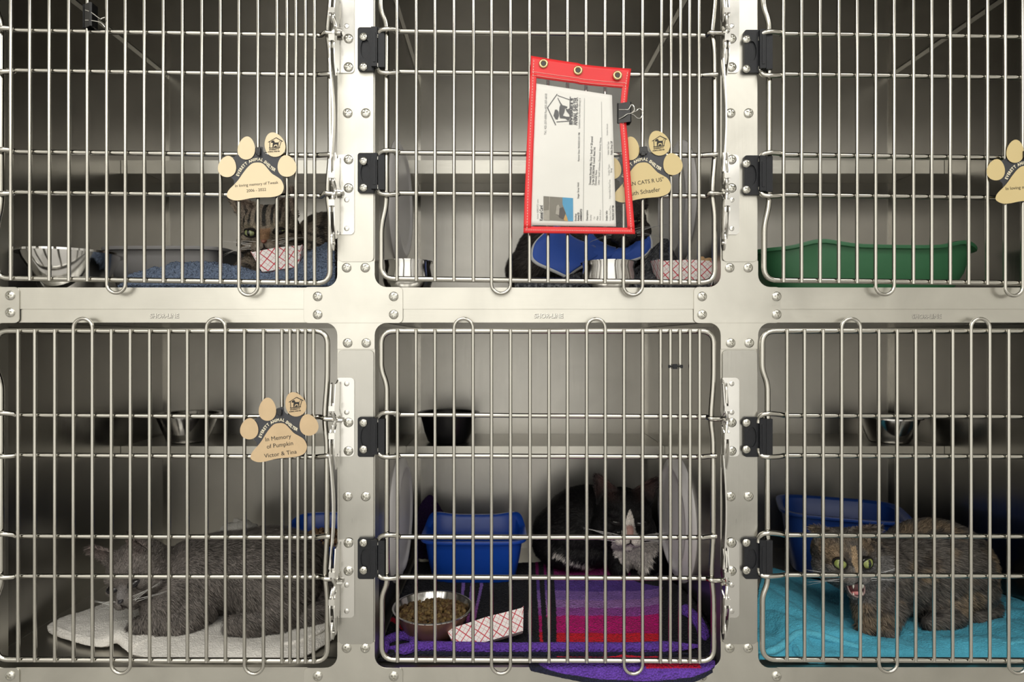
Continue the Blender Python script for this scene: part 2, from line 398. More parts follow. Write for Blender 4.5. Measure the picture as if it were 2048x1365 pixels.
# x of hinge-side / latch-side frame rods and vertical limits
FRX = {(0, 1): (3, 660), (0, 0): (3, 655), (1, 1): (773, 1429), (1, 0): (774, 1427), (2, 1): (1538, 2190), (2, 0): (1535, 2190)}
FRB = {(0, 1): (556, 566), (1, 1): (557, 565), (2, 1): (560, 568), (0, 0): (1319, 1322), (1, 0): (1320, 1322), (2, 0): (1316, 1322)}
YR, YB = -8.0, -16.0
def lerp(a, b, t): return a+(b-a)*t
for c in range(3):
    for r in (1, 0):
        x0, x1 = COLS[c]; z0, z1 = ROWS[r]; key = (c, r)
        cg = empty('steel_cage', U((x0+x1)/2, DEPTH/2, z0-6), CAGE_LABEL[key], 'cage', 'stainless steel cat cages in two rows of three')
        def panel(name, a, b, mt):
            m = MB(); m.box(U(*a), U(*b)); return m.build(name, mt, cg, False)
        t = 4
        panel('back_panel', (x0, DEPTH, z0), (x1, DEPTH+t, z1), M_in)
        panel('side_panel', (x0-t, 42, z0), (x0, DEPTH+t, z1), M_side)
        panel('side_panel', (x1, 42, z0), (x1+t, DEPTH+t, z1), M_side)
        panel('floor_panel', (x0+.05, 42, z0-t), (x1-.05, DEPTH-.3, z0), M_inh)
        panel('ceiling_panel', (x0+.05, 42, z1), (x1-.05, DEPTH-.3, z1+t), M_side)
        zl = -292 if r == 0 else 500
        m = MB(); m.box(U(x0+1, 480, zl-3), U(x1-1, DEPTH-1, zl)); o = m.build('shelf', M_inh, cg, False)
        m = MB(); m.box(U(x0+1, 476, zl-(26 if r == 0 else 36)), U(x1-1, 479.5, zl+.5)); m.build('shelf_lip', M_rail, o, False)
        # back corner flanges and the ceiling seam
        for xx, sg in ((x0, 1), (x1, -1)):
            m = MB(); m.box(U(min(xx, xx+10*sg), DEPTH-3, z0), U(max(xx, xx+10*sg), DEPTH, z1)); m.build('corner_strip', M_rod, cg, False)
            m = MB(); m.add([U(xx+sg*.6, 44, z1-1), U(xx+sg*.6, DEPTH-4, z1-1), U(xx+sg*8, DEPTH-4, z1-1), U(xx+sg*8, 44, z1-1), U(xx+sg*.6, 44, z1-9), U(xx+sg*.6, DEPTH-4, z1-9)], [(0, 1, 2, 3), (0, 4, 5, 1), (3, 2, 5, 4), (0, 3, 4), (1, 5, 2)]); m.build('ceiling_seam', M_rail, cg, False)
        # porthole covers on the side walls shared with the middle cages
        if c == 1 or True:
            for side in (0, 1):
                if c != 1: continue
                X = x0 if side == 0 else x1; sg = 1 if side == 0 else -1
                zc = -452 if r == 0 else 350; R = 160
                m = MB(); prof = [(0, 15), (60, 14), (100, 12), (118, 12), (122, 16), (130, 17), (136, 12), (150, 8), (R, 2), (R, 0), (0, 0)]
                n = 64
                for (q, h) in prof:
                    pass
                vs = []; fs = []
                for (q, h) in prof:
                    for k in range(n):
                        a = 2*math.pi*k/n; vs.append(U(X+sg*h, 355+q*math.cos(a), zc+q*math.sin(a)))
                for i in range(len(prof)-1):
                    for k in range(n): fs.append((i*n+k, i*n+(k+1) % n, (i+1)*n+(k+1) % n, (i+1)*n+k))
                m.add(vs, fs); m.build('porthole_cover', M_disc, cg, True, 60)
        # --- door
        hx, lx = FRX[key]; bl, br = FRB[key]; rods = RODS[key]; bars = BARS[key]
        top = 662 if r == 0 else -150
        m = MB()
        hj, lj = -11, -5
        if r == 0:
            ys = [(top, hj), (740, hj), (768, 0), (1168, 0), (1192, -10), (1319, -10)]
            yr_ = [(top, 0), (760, 0), (822, -5), (848, -5), (880, -1), (1080, -1), (1150, -5), (1190, 0), (1322, 0)]
        else:
            ys = [(top, hj), (20, hj), (44, 0), (411, 0), (450, -10), (bl, -10)]
            yr_ = [(top, 0), (0, 2), (66, -5), (100, 0), (310, 1), (368, -4), (400, -4), (426, 0), (br, 0)]
        if key[0] == 2 and r == 1: ys = [(top, hj), (15, hj), (44, 0), (411, 0), (450, -10), (bl, -10)]
        pts = [W(hx+d, y, YR) for y, d in ys]+[W(lx+d, y, YR) for y, d in reversed(yr_)]
        big = round_corners(pts+[pts[0], pts[1]], 24*S, 6)[1:-1]
        # drop the duplicate closing points
        m.tube(round_corners([(pts[0]+pts[-1])/2]+pts+[(pts[0]+pts[-1])/2], 26*S, 7)[:-1], 5.4*S, 12, closed=True)
        door = m.build('door', M_rod, cg, True, 60)
        ybot = lambda px: lerp(bl, br, (px-hx)/(lx-hx))
        ytop = lambda px: top
        for k, (ra, rb) in enumerate(rods):
            m = MB(); y_at = lambda px: lerp(ra, rb, (px-hx)/(lx-hx))
            xs = [bars[0]-6] + [b for b in bars] + [bars[-1]+6]
            pts = [W(q, y_at(q), YR) for q in xs]
            # latch end: flattened eye reaching over the frame rod
            if k in (0, 3):
                e = [W(bars[-1]+14, y_at(lx), YR-1), W(bars[-1]+22, y_at(lx)-1, YR-10), W(lx-2, y_at(lx)-(4 if k == 3 else -1)*(1 if r else -1)*0, YR-11), W(lx+21, y_at(lx), YR-8)]
                if r == 0: e = [Vector((p.x, p.y, p.z-4*S)) if i > 0 else p for i, p in enumerate(e)]
                else: e = [Vector((p.x, p.y, p.z+5*S)) if i > 0 else p for i, p in enumerate(e)]
            else: e = [W(bars[-1]+14, y_at(lx)-1, YR-4), W(lx-2, y_at(lx)-2, YR-10.5), W(lx+5, y_at(lx)-2, YR-10.5)]
            path = smooth_path([pts[-1]]+e, 5)
            rad = [4.8*S]+[5.0*S]*(len(path)-2)+[5.4*S]
            m.tube(pts, 4.8*S, 10); m.tube(path, 5.0*S, 10)
            # swaged end caps on the hinge side: join the two rods of a pair into a loop through the hinge
            up = (k % 2 == 0)
            y = y_at(hx); dv = 7 if up else -7
            q = [pts[0], W(hx+24, y-(2 if up else -2)*(1), YR-3), W(hx+3, y-(4 if up else -3), YR-11), W(hx-11, y-(1 if up else -1), YR-8), W(hx-17, y+dv, YR-3), W(hx-18, y+dv*2.2, YR-3)]
            m.tube(smooth_path(q, 5), 5.0*S, 10)
            m.build('cross_rod', M_rod, door, True, 60)
        skip = set()
        for i in LOOP_DN[key]: skip.add(i+1)
        lo = [i for i in LOOP_DN[key]]; lu = list(LOOP_UP.get(key, ()))
        done = set()
        def ends(i):
            q = bars[i]; return q
        for i, q in enumerate(bars):
            if i in done: continue
            tp = top-3; bt = ybot(q)+4
            lean = 0.0 if c == 2 and r else 0.0
            if i in lo and i+1 < len(bars):
                q2 = bars[i+1]; done.add(i+1); cx = (q+q2)/2; hw = (q2-q)/2
                path = [W(q, tp, YB), W(q, ybot(q)+6, YB)]
                path += [W(cx-hw*math.cos(a), ybot(cx)+8+hw*1.0*math.sin(a), YB) for a in [math.pi*k/14 for k in range(15)]]
                path += [W(q2, ybot(q2)+6, YB), W(q2, tp, YB)]
                m = MB(); m.tube(path, 3.5*S, 10); m.build('looped_bar', M_rod, door, True, 60)
            elif i in lu and i+1 < len(bars):
                q2 = bars[i+1]; done.add(i+1); cx = (q+q2)/2; hw = (q2-q)/2
                path = [W(q, bt, YB), W(q, top-4, YB)]
                path += [W(cx-hw*math.cos(a), top-6-hw*1.0*math.sin(a), YB) for a in [math.pi*k/14 for k in range(15)]]
                path += [W(q2, top-4, YB), W(q2, bt, YB)]
                m = MB(); m.tube(path, 3.5*S, 10); m.build('looped_bar', M_rod, door, True, 60)
            else:
                path = [W(q, tp, YB), W(q, (tp+bt)/2, YB), W(q, bt, YB)]
                m = MB(); m.tube(path, 3.5*S, 10); m.build('vertical_bar', M_rod, door, True, 60)
        # --- hinges (on the post left of the door)
        px0 = {0: -46, 1: 718, 2: 1484}[c]
        for k, (ya, yb) in enumerate(((60, 146), (309, 388)) if r == 1 else ((833, 912), (1073, 1154))):
            if c == 2 and r == 1: ya += 5; yb += 4
            X0 = px0-1000; Xw = 51 if True else 0
            m = MB(); zt, zb = 682-ya, 682-yb
            leaf = rr(X0, zb, X0+32, zt, (5, 0, 0, 5))
            ov = [(X0+15+9*math.cos(a), (zt+zb)/2+20*math.sin(a)) for a in [2*math.pi*i/20 for i in range(20)]]
            m.prism([leaf, ov], -12, -9, fxz(0)); m.prism([leaf], -9, -4.6, fxz(0))
            m.box(U(X0+28, -19, zb+6), U(X0+40, -5, zt-2)); m.box(U(X0+41.2, -17, zb+5), U(X0+54, -5, zt-3))
            m.box(U(X0+32, -20, zb+14), U(X0+37, -18.5, zt-14))
            hg = m.build('hinge', M_black, cg, True, 30, origin=U(X0, 0, zb)); mod_bevel(hg, .0011, 2)
            if c: 
                for dy in (-(yb-ya)/2+13, (yb-ya)/2-13): screw(px0+9, (ya+yb)/2+dy, hg, -12, SCREW_S)
        # --- latch (on the post right of the door)
        PL = POSTS[c+1][0]; base = PL+1000
        yz = (((-12, 148, 66)), ((311, 470, 386))) if r == 1 else (((755, 912, 838)), ((1078, 1233, 1160)))
        for k, (ya, yb, yl) in enumerate(yz):
            m = MB(); zt, zb = 682-ya, 682-yb
            m.prism([rr(PL+2, zb, PL+35, zt, (2, 8, 8, 2))], -6.6, -4.3, fxz(0))
            m.prism([[(-5, zb+3), (-5, zt-3), (-24, zt-16), (-27, zt-24), (-27, zb+22), (-22, zb+10)]], PL+1, PL+3.6, lambda a, b, w: U(w, a, b))
            lt = m.build('latch_bracket', M_latch, cg, True, 30, origin=U(PL, 0, zb)); mod_bevel(lt, .0004, 1)
            if r == 1: sc = (77, 134) if k == 0 else (319, 376); rv = (55,) if k == 0 else (401, 458)
            else: sc = (845, 902) if k == 0 else (1086, 1142); rv = (767, 824) if k == 0 else (1168, 1220)
            if c < 2:
                for y in sc: screw(base+22, y, lt, -6.6)
            m = MB()
            for y in rv:
                p = U(PL+20, -6.6, 682-y); m.ell(p, (5.2*S, 1.3*S, 5.2*S), nu=16, nv=8)
            m.build('rivet', M_latch, lt, True, 60)
            # lever: a slim side-on blade with two clips and a hooked arm at the locking rod
            zl = 682-yl; m = MB(); xp = PL-6
            fx = lambda a, b, w: U(w, a, b)
            m.prism([[(-22, zl+74), (-30, zl+72), (-38, zl+30), (-36, zl+16), (-24, zl+8), (-16, zl+20), (-20, zl+40)]], xp, xp+2.4, fx)
            m.prism([[(-22, zl+74), (-30, zl+72), (-38, zl+30), (-36, zl+16), (-24, zl+8), (-16, zl+20), (-20, zl+40)]], xp+8.5, xp+10.5, fx)
            m.prism([[(-20, zl-8), (-34, zl-20), (-40, zl-40), (-36, zl-72), (-26, zl-96), (-18, zl-92), (-22, zl-40)]], xp, xp+2.4, fx)
            m.prism([[(-20, zl-8), (-34, zl-20), (-40, zl-40), (-36, zl-72), (-26, zl-96), (-18, zl-92), (-22, zl-40)]], xp+8.5, xp+10.5, fx)
            m.box(U(xp-.5, -41, zl+20), U(xp+11, -30, zl+30)); m.box(U(xp-.5, -42, zl-34), U(xp+11, -30, zl-22))
            m.tube(smooth_path([U(xp+5, -30, zl+34), U(xp+6, -34, zl+14), U(xp+9, -28, zl), U(xp+6, -33, zl-14), U(xp+5, -30, zl-44)], 5), [3.2*S]*21, 8)
            m.tube([U(xp+3, -18, zl), U(PL+12, -12, zl-1)], 4.6*S, 10)
            m.build('latch_lever', M_latch, lt, True, 35)
            if k == 1:
                m = MB()
                ya2, yb2 = (66+66, 386-34) if r == 1 else (838+66, 1160-34)
                f2 = lambda a, b, w: U(w+6*math.sin(math.pi*max(0, min(1, (682-b-ya2)/(yb2-ya2)))), a, b)
                prs = []; n = 16
                outl = [(-36+2*math.sin(math.pi*i/n), 682-lerp(ya2, yb2, i/n)) for i in range(n+1)]+[(-26+9*math.sin(math.pi*i/n), 682-lerp(ya2, yb2, i/n)) for i in range(n, -1, -1)]
                m.prism([outl], PL-8, PL-5.4, f2)
                m.build('connecting_bar', M_latch, lt, True, 35)
                m = MB()
                m.prism([[(-24+11*math.cos(a), zb-16+19*math.sin(a)) for a in [2*math.pi*i/24 for i in range(24)]]], PL-4, PL-1.2, lambda a, b, w: U(w, a, b))
                m.tube([U(PL-6, -24, zb-20), U(PL+1, -24, zb-20)], 3.4*S, 10)
                m.build('release_tab', M_latch, lt, True, 35)

# plinth below the bank
m = MB(); m.box(U(-1090, 30, -1574), U(1280, DEPTH, -761))
tag(m.build('steel_base_cabinet', M_cover, None, False), 'plain brushed steel base carrying the whole bank of cages', 'base cabinet')
# ---------------------------------------------------------------- noise and colour helpers
def vnoise(P, scale, seed=0, octv=3):
    P = np.asarray(P, dtype=np.float64)*scale; out = np.zeros(len(P)); amp = 1.0; tot = 0
    for o in range(octv):
        i = np.floor(P).astype(np.int64); f = P-i; f = f*f*(3-2*f); acc = np.zeros(len(P))
        for dx in (0, 1):
            for dy in (0, 1):
                for dz in (0, 1):
                    h = (i[:, 0]+dx)*374761393+(i[:, 1]+dy)*668265263+(i[:, 2]+dz)*2147483647+(seed+o*17)*1274126177
                    h = (h ^ (h >> 13))*1274126177 & 0x7fffffff; h = (h ^ (h >> 16)) & 0xffff
                    w = (f[:, 0] if dx else 1-f[:, 0])*(f[:, 1] if dy else 1-f[:, 1])*(f[:, 2] if dz else 1-f[:, 2])
                    acc += w*h/65535.0
        out += acc*amp; tot += amp; amp *= .5; P = P*2
    return out/tot
def set_col(me, C):
    a = me.attributes.new('Col', 'FLOAT_COLOR', 'POINT')
    C4 = np.ones((len(me.vertices), 4), dtype=np.float32); C4[:, :3] = C; a.data.foreach_set('color', C4.ravel())
def mix(a, b, t): t = np.clip(t, 0, 1)[:, None]; return a*(1-t)+np.asarray(b)*t
def sstep(a, b, x): t = np.clip((x-a)/(b-a), 0, 1); return t*t*(3-2*t)
def interp_poly(P, t):      # point at fraction t of the index range of polyline P (by x order)
    n = len(P)-1; i = min(int(t*n), n-1); f = t*n-i; return P[i].lerp(P[i+1], f)
def resample(P, n):
    P = [Vector(p) for p in P]; L = [0]
    for i in range(1, len(P)): L.append(L[-1]+(P[i]-P[i-1]).length)
    out = []; k = 0
    for j in range(n+1):
        t = L[-1]*j/n
        while k < len(P)-2 and L[k+1] < t: k += 1
        d = L[k+1]-L[k]; out.append(P[k].lerp(P[k+1], (t-L[k])/d if d > 1e-9 else 0))
    return out
# towels: ruled sheet between polylines (units), thickness, noise folds, colour function
def towel(name, rails, label, cat, colf, th=7, nu=160, nv=90, hump=None, amp=3.0, fscale=.02, seed=1, parent=None, mat_=None, terry=1.2):
    R = [resample(smooth_path(r, 6), nu) for r in rails]; n = len(R)-1
    m = MB(); top = []
    for j in range(nv+1):
        t = j/nv*n; k = min(int(t), n-1); f = t-k
        a, b, c, d = R[max(k-1, 0)], R[k], R[k+1], R[min(k+2, n)]
        for i in range(nu+1):
            p = .5*((2*b[i])+(c[i]-a[i])*f+(2*a[i]-5*b[i]+4*c[i]-d[i])*f*f+(3*b[i]-a[i]-3*c[i]+d[i])*f**3)
            top.append(p)
    P = np.array([tuple(p) for p in top])
    P[:, 2] += (vnoise(P, fscale, seed, 3)-.5)*2*amp
    P[:, 2] += (vnoise(P, .35, seed+5, 1)-.5)*terry*2
    ci = int(np.argmin([abs((a+b)/2-P[:, 0].mean()) for a, b in COLS])); pad = th*.5+1.5
    k = P[:, 1] > 34; P[k, 0] = np.clip(P[k, 0], COLS[ci][0]+pad, COLS[ci][1]-pad)
    if parent is None: P[:, 0] = np.clip(P[:, 0], OPEN[ci][0]+pad, COLS[ci][1]-pad if ci == 0 else OPEN[ci][1]-pad+20)
    if parent is None:
        k = (P[:, 1] < 46) & (P[:, 2] > 0); P[k, 2] = np.maximum(P[k, 2], 107.5+th*.5+.8)
        P[P[:, 1] < 46, 0] = np.clip(P[P[:, 1] < 46, 0], OPEN[ci][0]+pad, OPEN[ci][1]-pad)
    if parent is None: P[:, 2] = np.maximum(P[:, 2], (ZU if P[0, 2] > 0 else ZL)+th*.5+.8)
    if hump is not None: P[:, 2] += hump(P)
    m.v = [V(p) for p in P]
    m.f = [(j*(nu+1)+i, j*(nu+1)+i+1, (j+1)*(nu+1)+i+1, (j+1)*(nu+1)+i) for j in range(nv) for i in range(nu)]; m.m = [0]*len(m.f)
    me = m.mesh(name, False); set_col(me, colf(P))
    o = link(name, me, mat_ or M_terry, parent, True, 180)
    sd = o.modifiers.new('thick', 'SOLIDIFY'); sd.thickness = th*S; sd.offset = 0
    if parent is None: tag(o, label, cat)
    return o
SETTLE = []
def settle(tw, objs, z0, th):
    """press a towel down under whatever rests on it"""
    from mathutils.bvhtree import BVHTree
    dg = bpy.context.evaluated_depsgraph_get(); bpy.context.view_layer.update(); vs, fs = [], []
    for o in objs:
        me = o.data; mw = o.matrix_world; n = len(vs); vs += [mw @ v.co for v in me.vertices]; fs += [tuple(i+n for i in p.vertices) for p in me.polygons]
    bv = BVHTree.FromPolygons(vs, fs); lo = ZC+z0*S
    for v in tw.data.vertices:
        best = None
        for dx, dy in ((0, 0), (3, 0), (-3, 0), (0, 3), (0, -3)):
            h = bv.ray_cast(Vector((v.co.x+dx*S, v.co.y+dy*S, lo-.01)), Vector((0, 0, 1)), (v.co.z-lo)+.01+th*S)
            if h[0] is not None: best = h[0].z if best is None else min(best, h[0].z)
        if best is not None: v.co.z = max(lo+(th*.5+.4)*S, min(v.co.z, best-(th*.5+.6)*S))
def roll(name, path, r, col, parent, seed=0, mt=None):     # a rolled hem or fold: fat soft tube
    pts = resample(smooth_path(path, 6), 60); m = MB()
    m.tube([V(p) for p in pts], [r*S*(.95+.15*mnoise.noise(Vector((i*.08, seed, 0))))*min(1, .25+i/8, .25+(60-i)/8) for i in range(61)], 20)
    me = m.mesh(name); P = np.array([v.co[:] for v in me.vertices]); set_col(me, col(P/S))
    return link(name, me, mt or M_terry, parent, True, 180)
def flat_col(c, v=.15, seed=0):
    return lambda P: np.asarray(c)[None, :]*(1-v+2*v*vnoise(P, .03, seed, 4))[:, None]

# ---------------------------------------------------------------- bowls, trays
def bowl(name, c, R, H, mt, label, group=None, rim=6, base=.72, parts=None, wall=2.0):
    c = V(c)+Vector((0, 0, .8*S)); R *= S; H *= S; w = wall*S; rm = rim*S
    pr = [(0, 0), (R*base*.9, 0), (R*base, H*.04), (R*(base+.12), H*.35), (R*.95, H*.8), (R*.985, H-rm*.5), (R+rm, H-rm*.6), (R+rm, H-rm*.1), (R+rm*.5, H),
          (R*.97, H-rm*.25), (R*.94-w, H*.8), (R*(base+.1)-w, H*.35), (R*base*.9, H*.08), (0, H*.06)]
    m = MB(); m.lathe(pr, c, 64)
    if parts: m.m = [1 if i//64 >= 6 else 0 for i in range(len(m.m))]; mt = [mt, parts]
    o = m.build(name, mt, None, True, 50, origin=c)
    return tag(o, label, 'bowl', group)
def sqloop(cx, cy, a, b, e, n=72):
    out = []
    for k in range(n):
        t = 2*math.pi*k/n; ct, st = math.cos(t), math.sin(t)
        out.append((cx+a*math.copysign(abs(ct)**(2/e), ct), cy+b*math.copysign(abs(st)**(2/e), st)))
    return out
def tub(name, c, a, b, H, mt, label, cat='litter box', taper=.86, rim=9, e=5, wave=None, rot=0, th=5):
    """rounded rectangular tub: loops of a superellipse; wave(angle fraction) raises the rim"""
    n = 96; lv = [(taper*.97, taper*.97, 0), (taper, taper, 3), (.93, .94, H*.5), (.985, .985, H-9), (1.0, 1.0, H-8), (1+rim/a, 1+rim/b, H-8), (1+(rim+1)/a, 1+(rim+1)/b, H-3), (1+rim/a, 1+rim/b, H),
                  (1.0, 1.0, H), (.985-th/a, .985-th/b, H-6), (.93-th/a, .94-th/b, H*.5), (taper-th/a, taper-th/b, 8), (.05, .05, 7)]
    m = MB(); vs = []; M = Matrix.Rotation(rot, 3, 'Z')
    for (sa, sb, z) in lv:
        for k, (x, y) in enumerate(sqloop(0, 0, a*sa, b*sb, e, n)):
            zz = z*(1+(wave(2*math.pi*k/n) if wave else 0)) if z > 10 else z
            p = M @ Vector((x, y, 0)); vs.append(V((c[0]+p.x, c[1]+p.y, c[2]+zz)))
    fs = [(i*n+k, i*n+(k+1) % n, (i+1)*n+(k+1) % n, (i+1)*n+k) for i in range(len(lv)-1) for k in range(n)]
    fs += [tuple(range(n-1, -1, -1)), tuple((len(lv)-1)*n+k for k in range(n))]
    m.add(vs, fs); o = m.build(name, mt, None, True, 45, origin=V(c)); return tag(o, label, cat)
M_blue = mat('blue_plastic', (.008, .065, .42), .32, spec=.5)
M_blue2 = mat('navy_blue_plastic', (.010, .045, .23), .38)
M_green = mat('green_plastic', (.035, .15, .065), .42)
M_grayp = mat('grey_plastic', (.20, .195, .195), .45)
M_copper = steel('copper_bowl', (.27, .14, .10), .36, (60, 60, 60), .05, .12, .25, metal=.75)
M_kib = attr_mat('kibble', .75, 0, .25, .4, 900)
def kibble(name, c, R, n, cols, label, dome=8, size=5.5, sq=None):
    ms = MB(); cl = []
    ico = bmesh.new(); bmesh.ops.create_icosphere(ico, subdivisions=1, radius=1); iv = [v.co.copy() for v in ico.verts]; jf = [tuple(v.index for v in f.verts) for f in ico.faces]; ico.free()
    r2 = random.Random(5+n)
    for i in range(n):
        a = r2.random()*6.283; q = R*math.sqrt(r2.random())
        x, y = q*math.cos(a), q*math.sin(a)
        if sq: x = (r2.random()*2-1)*R; y = (r2.random()*2-1)*sq; q = max(abs(x), abs(y)*R/sq)
        z = dome*(1-(q/R)**2)+r2.random()*6
        M = Euler((r2.random()*3, r2.random()*3, r2.random()*3)).to_matrix(); s_ = size*(.8+.45*r2.random())
        ms.add([V((c[0]+x+p[0], c[1]+y+p[1], c[2]+z+p[2])) for p in [M @ Vector((v.x*s_, v.y*s_*.9, v.z*s_*.6)) for v in iv]], jf)
        k = cols[r2.randrange(len(cols))]; cl += [k]*len(iv)
    me = ms.mesh(name, False); set_col(me, np.array(cl)); o = link(name, me, M_kib, None, True, 180)
    return tag(o, label, 'cat food', kind='stuff')

# paper food trays with the red check
def paper_mat():
    m, nt, b = nodes('checked_paper'); N, L = nt.nodes, nt.links
    uv = N.new('ShaderNodeUVMap'); uv.uv_map = 'UVMap'; sp = N.new('ShaderNodeSeparateXYZ'); L.new(uv.outputs[0], sp.inputs[0])
    def ma(op, a, bb):
        n = N.new('ShaderNodeMath'); n.operation = op
        for i, q in enumerate((a, bb)):
            if q is None: continue
            if isinstance(q, (int, float)): n.inputs[i].default_value = q
            else: L.new(q, n.inputs[i])
        return n.outputs[0]
    u = ma('ADD', sp.outputs[0], sp.outputs[1]); v = ma('SUBTRACT', sp.outputs[0], sp.outputs[1])
    def line(x, per, w, off=0.0):
        return ma('LESS_THAN', ma('FRACT', ma('ADD', ma('MULTIPLY', x, 1/per), 50+off), None), w)
    thick = ma('MAXIMUM', line(u, 26, .105), line(v, 26, .105))
    thin = ma('MULTIPLY', ma('MAXIMUM', line(u, 26, .05, .45), line(v, 26, .05, .45)), .6)
    f = ma('MINIMUM', ma('MAXIMUM', thick, thin), 1.0)
    mx = N.new('ShaderNodeMix'); mx.data_type = 'RGBA'; mx.inputs['A'].default_value = (.80, .77, .76, 1); mx.inputs['B'].default_value = (.52, .035, .06, 1)
    L.new(f, mx.inputs['Factor']); L.new(mx.outputs['Result'], b.inputs['Base Color']); b.inputs['Roughness'].default_value = .6
    return m
M_check = paper_mat()
def paper_tray(c, M, L_, Wd, H, label, fl=.3, fly=None):
    """boat tray: bottom rectangle, four flared sides, open top; local axes by matrix M"""
    me_v, me_f, uvs = [], [], []
    a, b = L_/2, Wd/2; A, B = a*(1+fl), b*(1+(fly or fl*1.6)); c = Vector(c)
    def quad(P, uv):
        o = len(me_v); me_v.extend([V(c+M @ Vector(p)) for p in P]); me_f.append(tuple(range(o, o+len(P)))); uvs.extend(uv)
    quad([(-a, -b, 0), (a, -b, 0), (a, b, 0), (-a, b, 0)], [(-a, -b), (a, -b), (a, b), (-a, b)])
    for sg in (-1, 1):
        quad([(-a, sg*b, 0), (a, sg*b, 0), (A*.93, sg*B, H), (0, sg*B*1.02, H*1.06), (-A*.93, sg*B, H)], [(-a, 0), (a, 0), (A, H*1.1), (0, H*1.2), (-A, H*1.1)])
        quad([(sg*a, -b, 0), (sg*a, b, 0), (sg*A, B*.95, H*1.06), (sg*A, -B*.95, H*1.06)], [(-b, 0), (b, 0), (B, H), (-B, H)])
        for s2 in (-1, 1):
            quad([(sg*a, s2*b, 0), (sg*A*.93, s2*B, H), (sg*A, s2*B*.95, H*1.06)], [(0, 0), (6, H), (14, H)])
    me = bpy.data.meshes.new('paper_food_tray'); me.from_pydata([tuple(p) for p in me_v], [], me_f)
    ul = me.uv_layers.new(name='UVMap')
    for i, q in enumerate(uvs): ul.data[i].uv = q
    bm = bmesh.new(); bm.from_mesh(me); bmesh.ops.remove_doubles(bm, verts=bm.verts, dist=1e-5); bmesh.ops.recalc_face_normals(bm, faces=bm.faces); bm.to_mesh(me); bm.free()
    o = link('paper_food_tray', me, M_check, None, False, origin=V(c))
    sd = o.modifiers.new('thick', 'SOLIDIFY'); sd.thickness = .9*S
    return tag(o, label, 'food tray')
def Rm(x=0, y=0, z=0): return Euler((math.radians(x), math.radians(y), math.radians(z))).to_matrix()

ZU, ZL = 105, -653
# ---- upper left cage
cb = Wu(143, 500, 95)
bowl('steel_bowl', (cb.x, cb.y, ZU), 92, 84, M_bowl, 'large flared steel bowl beside the grey tray in the upper left cage', rim=9, base=.62)
cb = Wu(355, 500, 330)
tub('grey_tray', (cb.x, cb.y, ZU+9), 142, 90, 112, M_grayp, 'grey plastic litter tray behind the steel bowl', 'litter tray', .86, 10)
blue = (.15, .195, .285)
def ZP(px, y, z): return Vector(((px-1000)*(DU+y)/DU, y, z))
towel('blue_towel', [[ZP(235, 36, ZU+3), ZP(400, 36, ZU+3), ZP(560, 36, ZU+3), ZP(673, 36, ZU+4)],
      [ZP(255, 42, ZU+20), ZP(400, 42, ZU+24), ZP(560, 42, ZU+30), ZP(622, 44, ZU+52), ZP(670, 44, ZU+62)],
      [ZP(258, 60, ZU+30), ZP(345, 60, ZU+40), ZP(400, 62, ZU+44), ZP(560, 60, ZU+34), ZP(616, 62, ZU+66), ZP(668, 66, ZU+92)],
      [ZP(262, 90, ZU+26), ZP(345, 90, ZU+56), ZP(430, 90, ZU+58), ZP(560, 90, ZU+34), ZP(616, 92, ZU+80), ZP(664, 96, ZU+108)],
      [ZP(290, 130, ZU+8), ZP(350, 135, ZU+50), ZP(450, 135, ZU+44), ZP(560, 130, ZU+30), ZP(600, 130, ZU+50), ZP(640, 130, ZU+92)],
      [ZP(320, 190, ZU+6), ZP(430, 190, ZU+14), ZP(560, 190, ZU+14), ZP(640, 190, ZU+40)],
      [ZP(360, 420, ZU+6), ZP(430, 420, ZU+8), ZP(560, 420, ZU+8), ZP(610, 420, ZU+10)]],
      'dusty blue terry towel bunched along the front of the tabby cat cage', 'towel', flat_col(blue, .22, 3), 7, 260, 170, amp=6, fscale=.05, terry=4.0)
tc = Wu(566, 527, 72)
paper_tray((tc.x-2, tc.y, tc.z-16), Rm(-14, -9, 6), 74, 26, 40, 'red checked paper food tray tilted on the blue towel in front of the tabby', .42, 1.1)
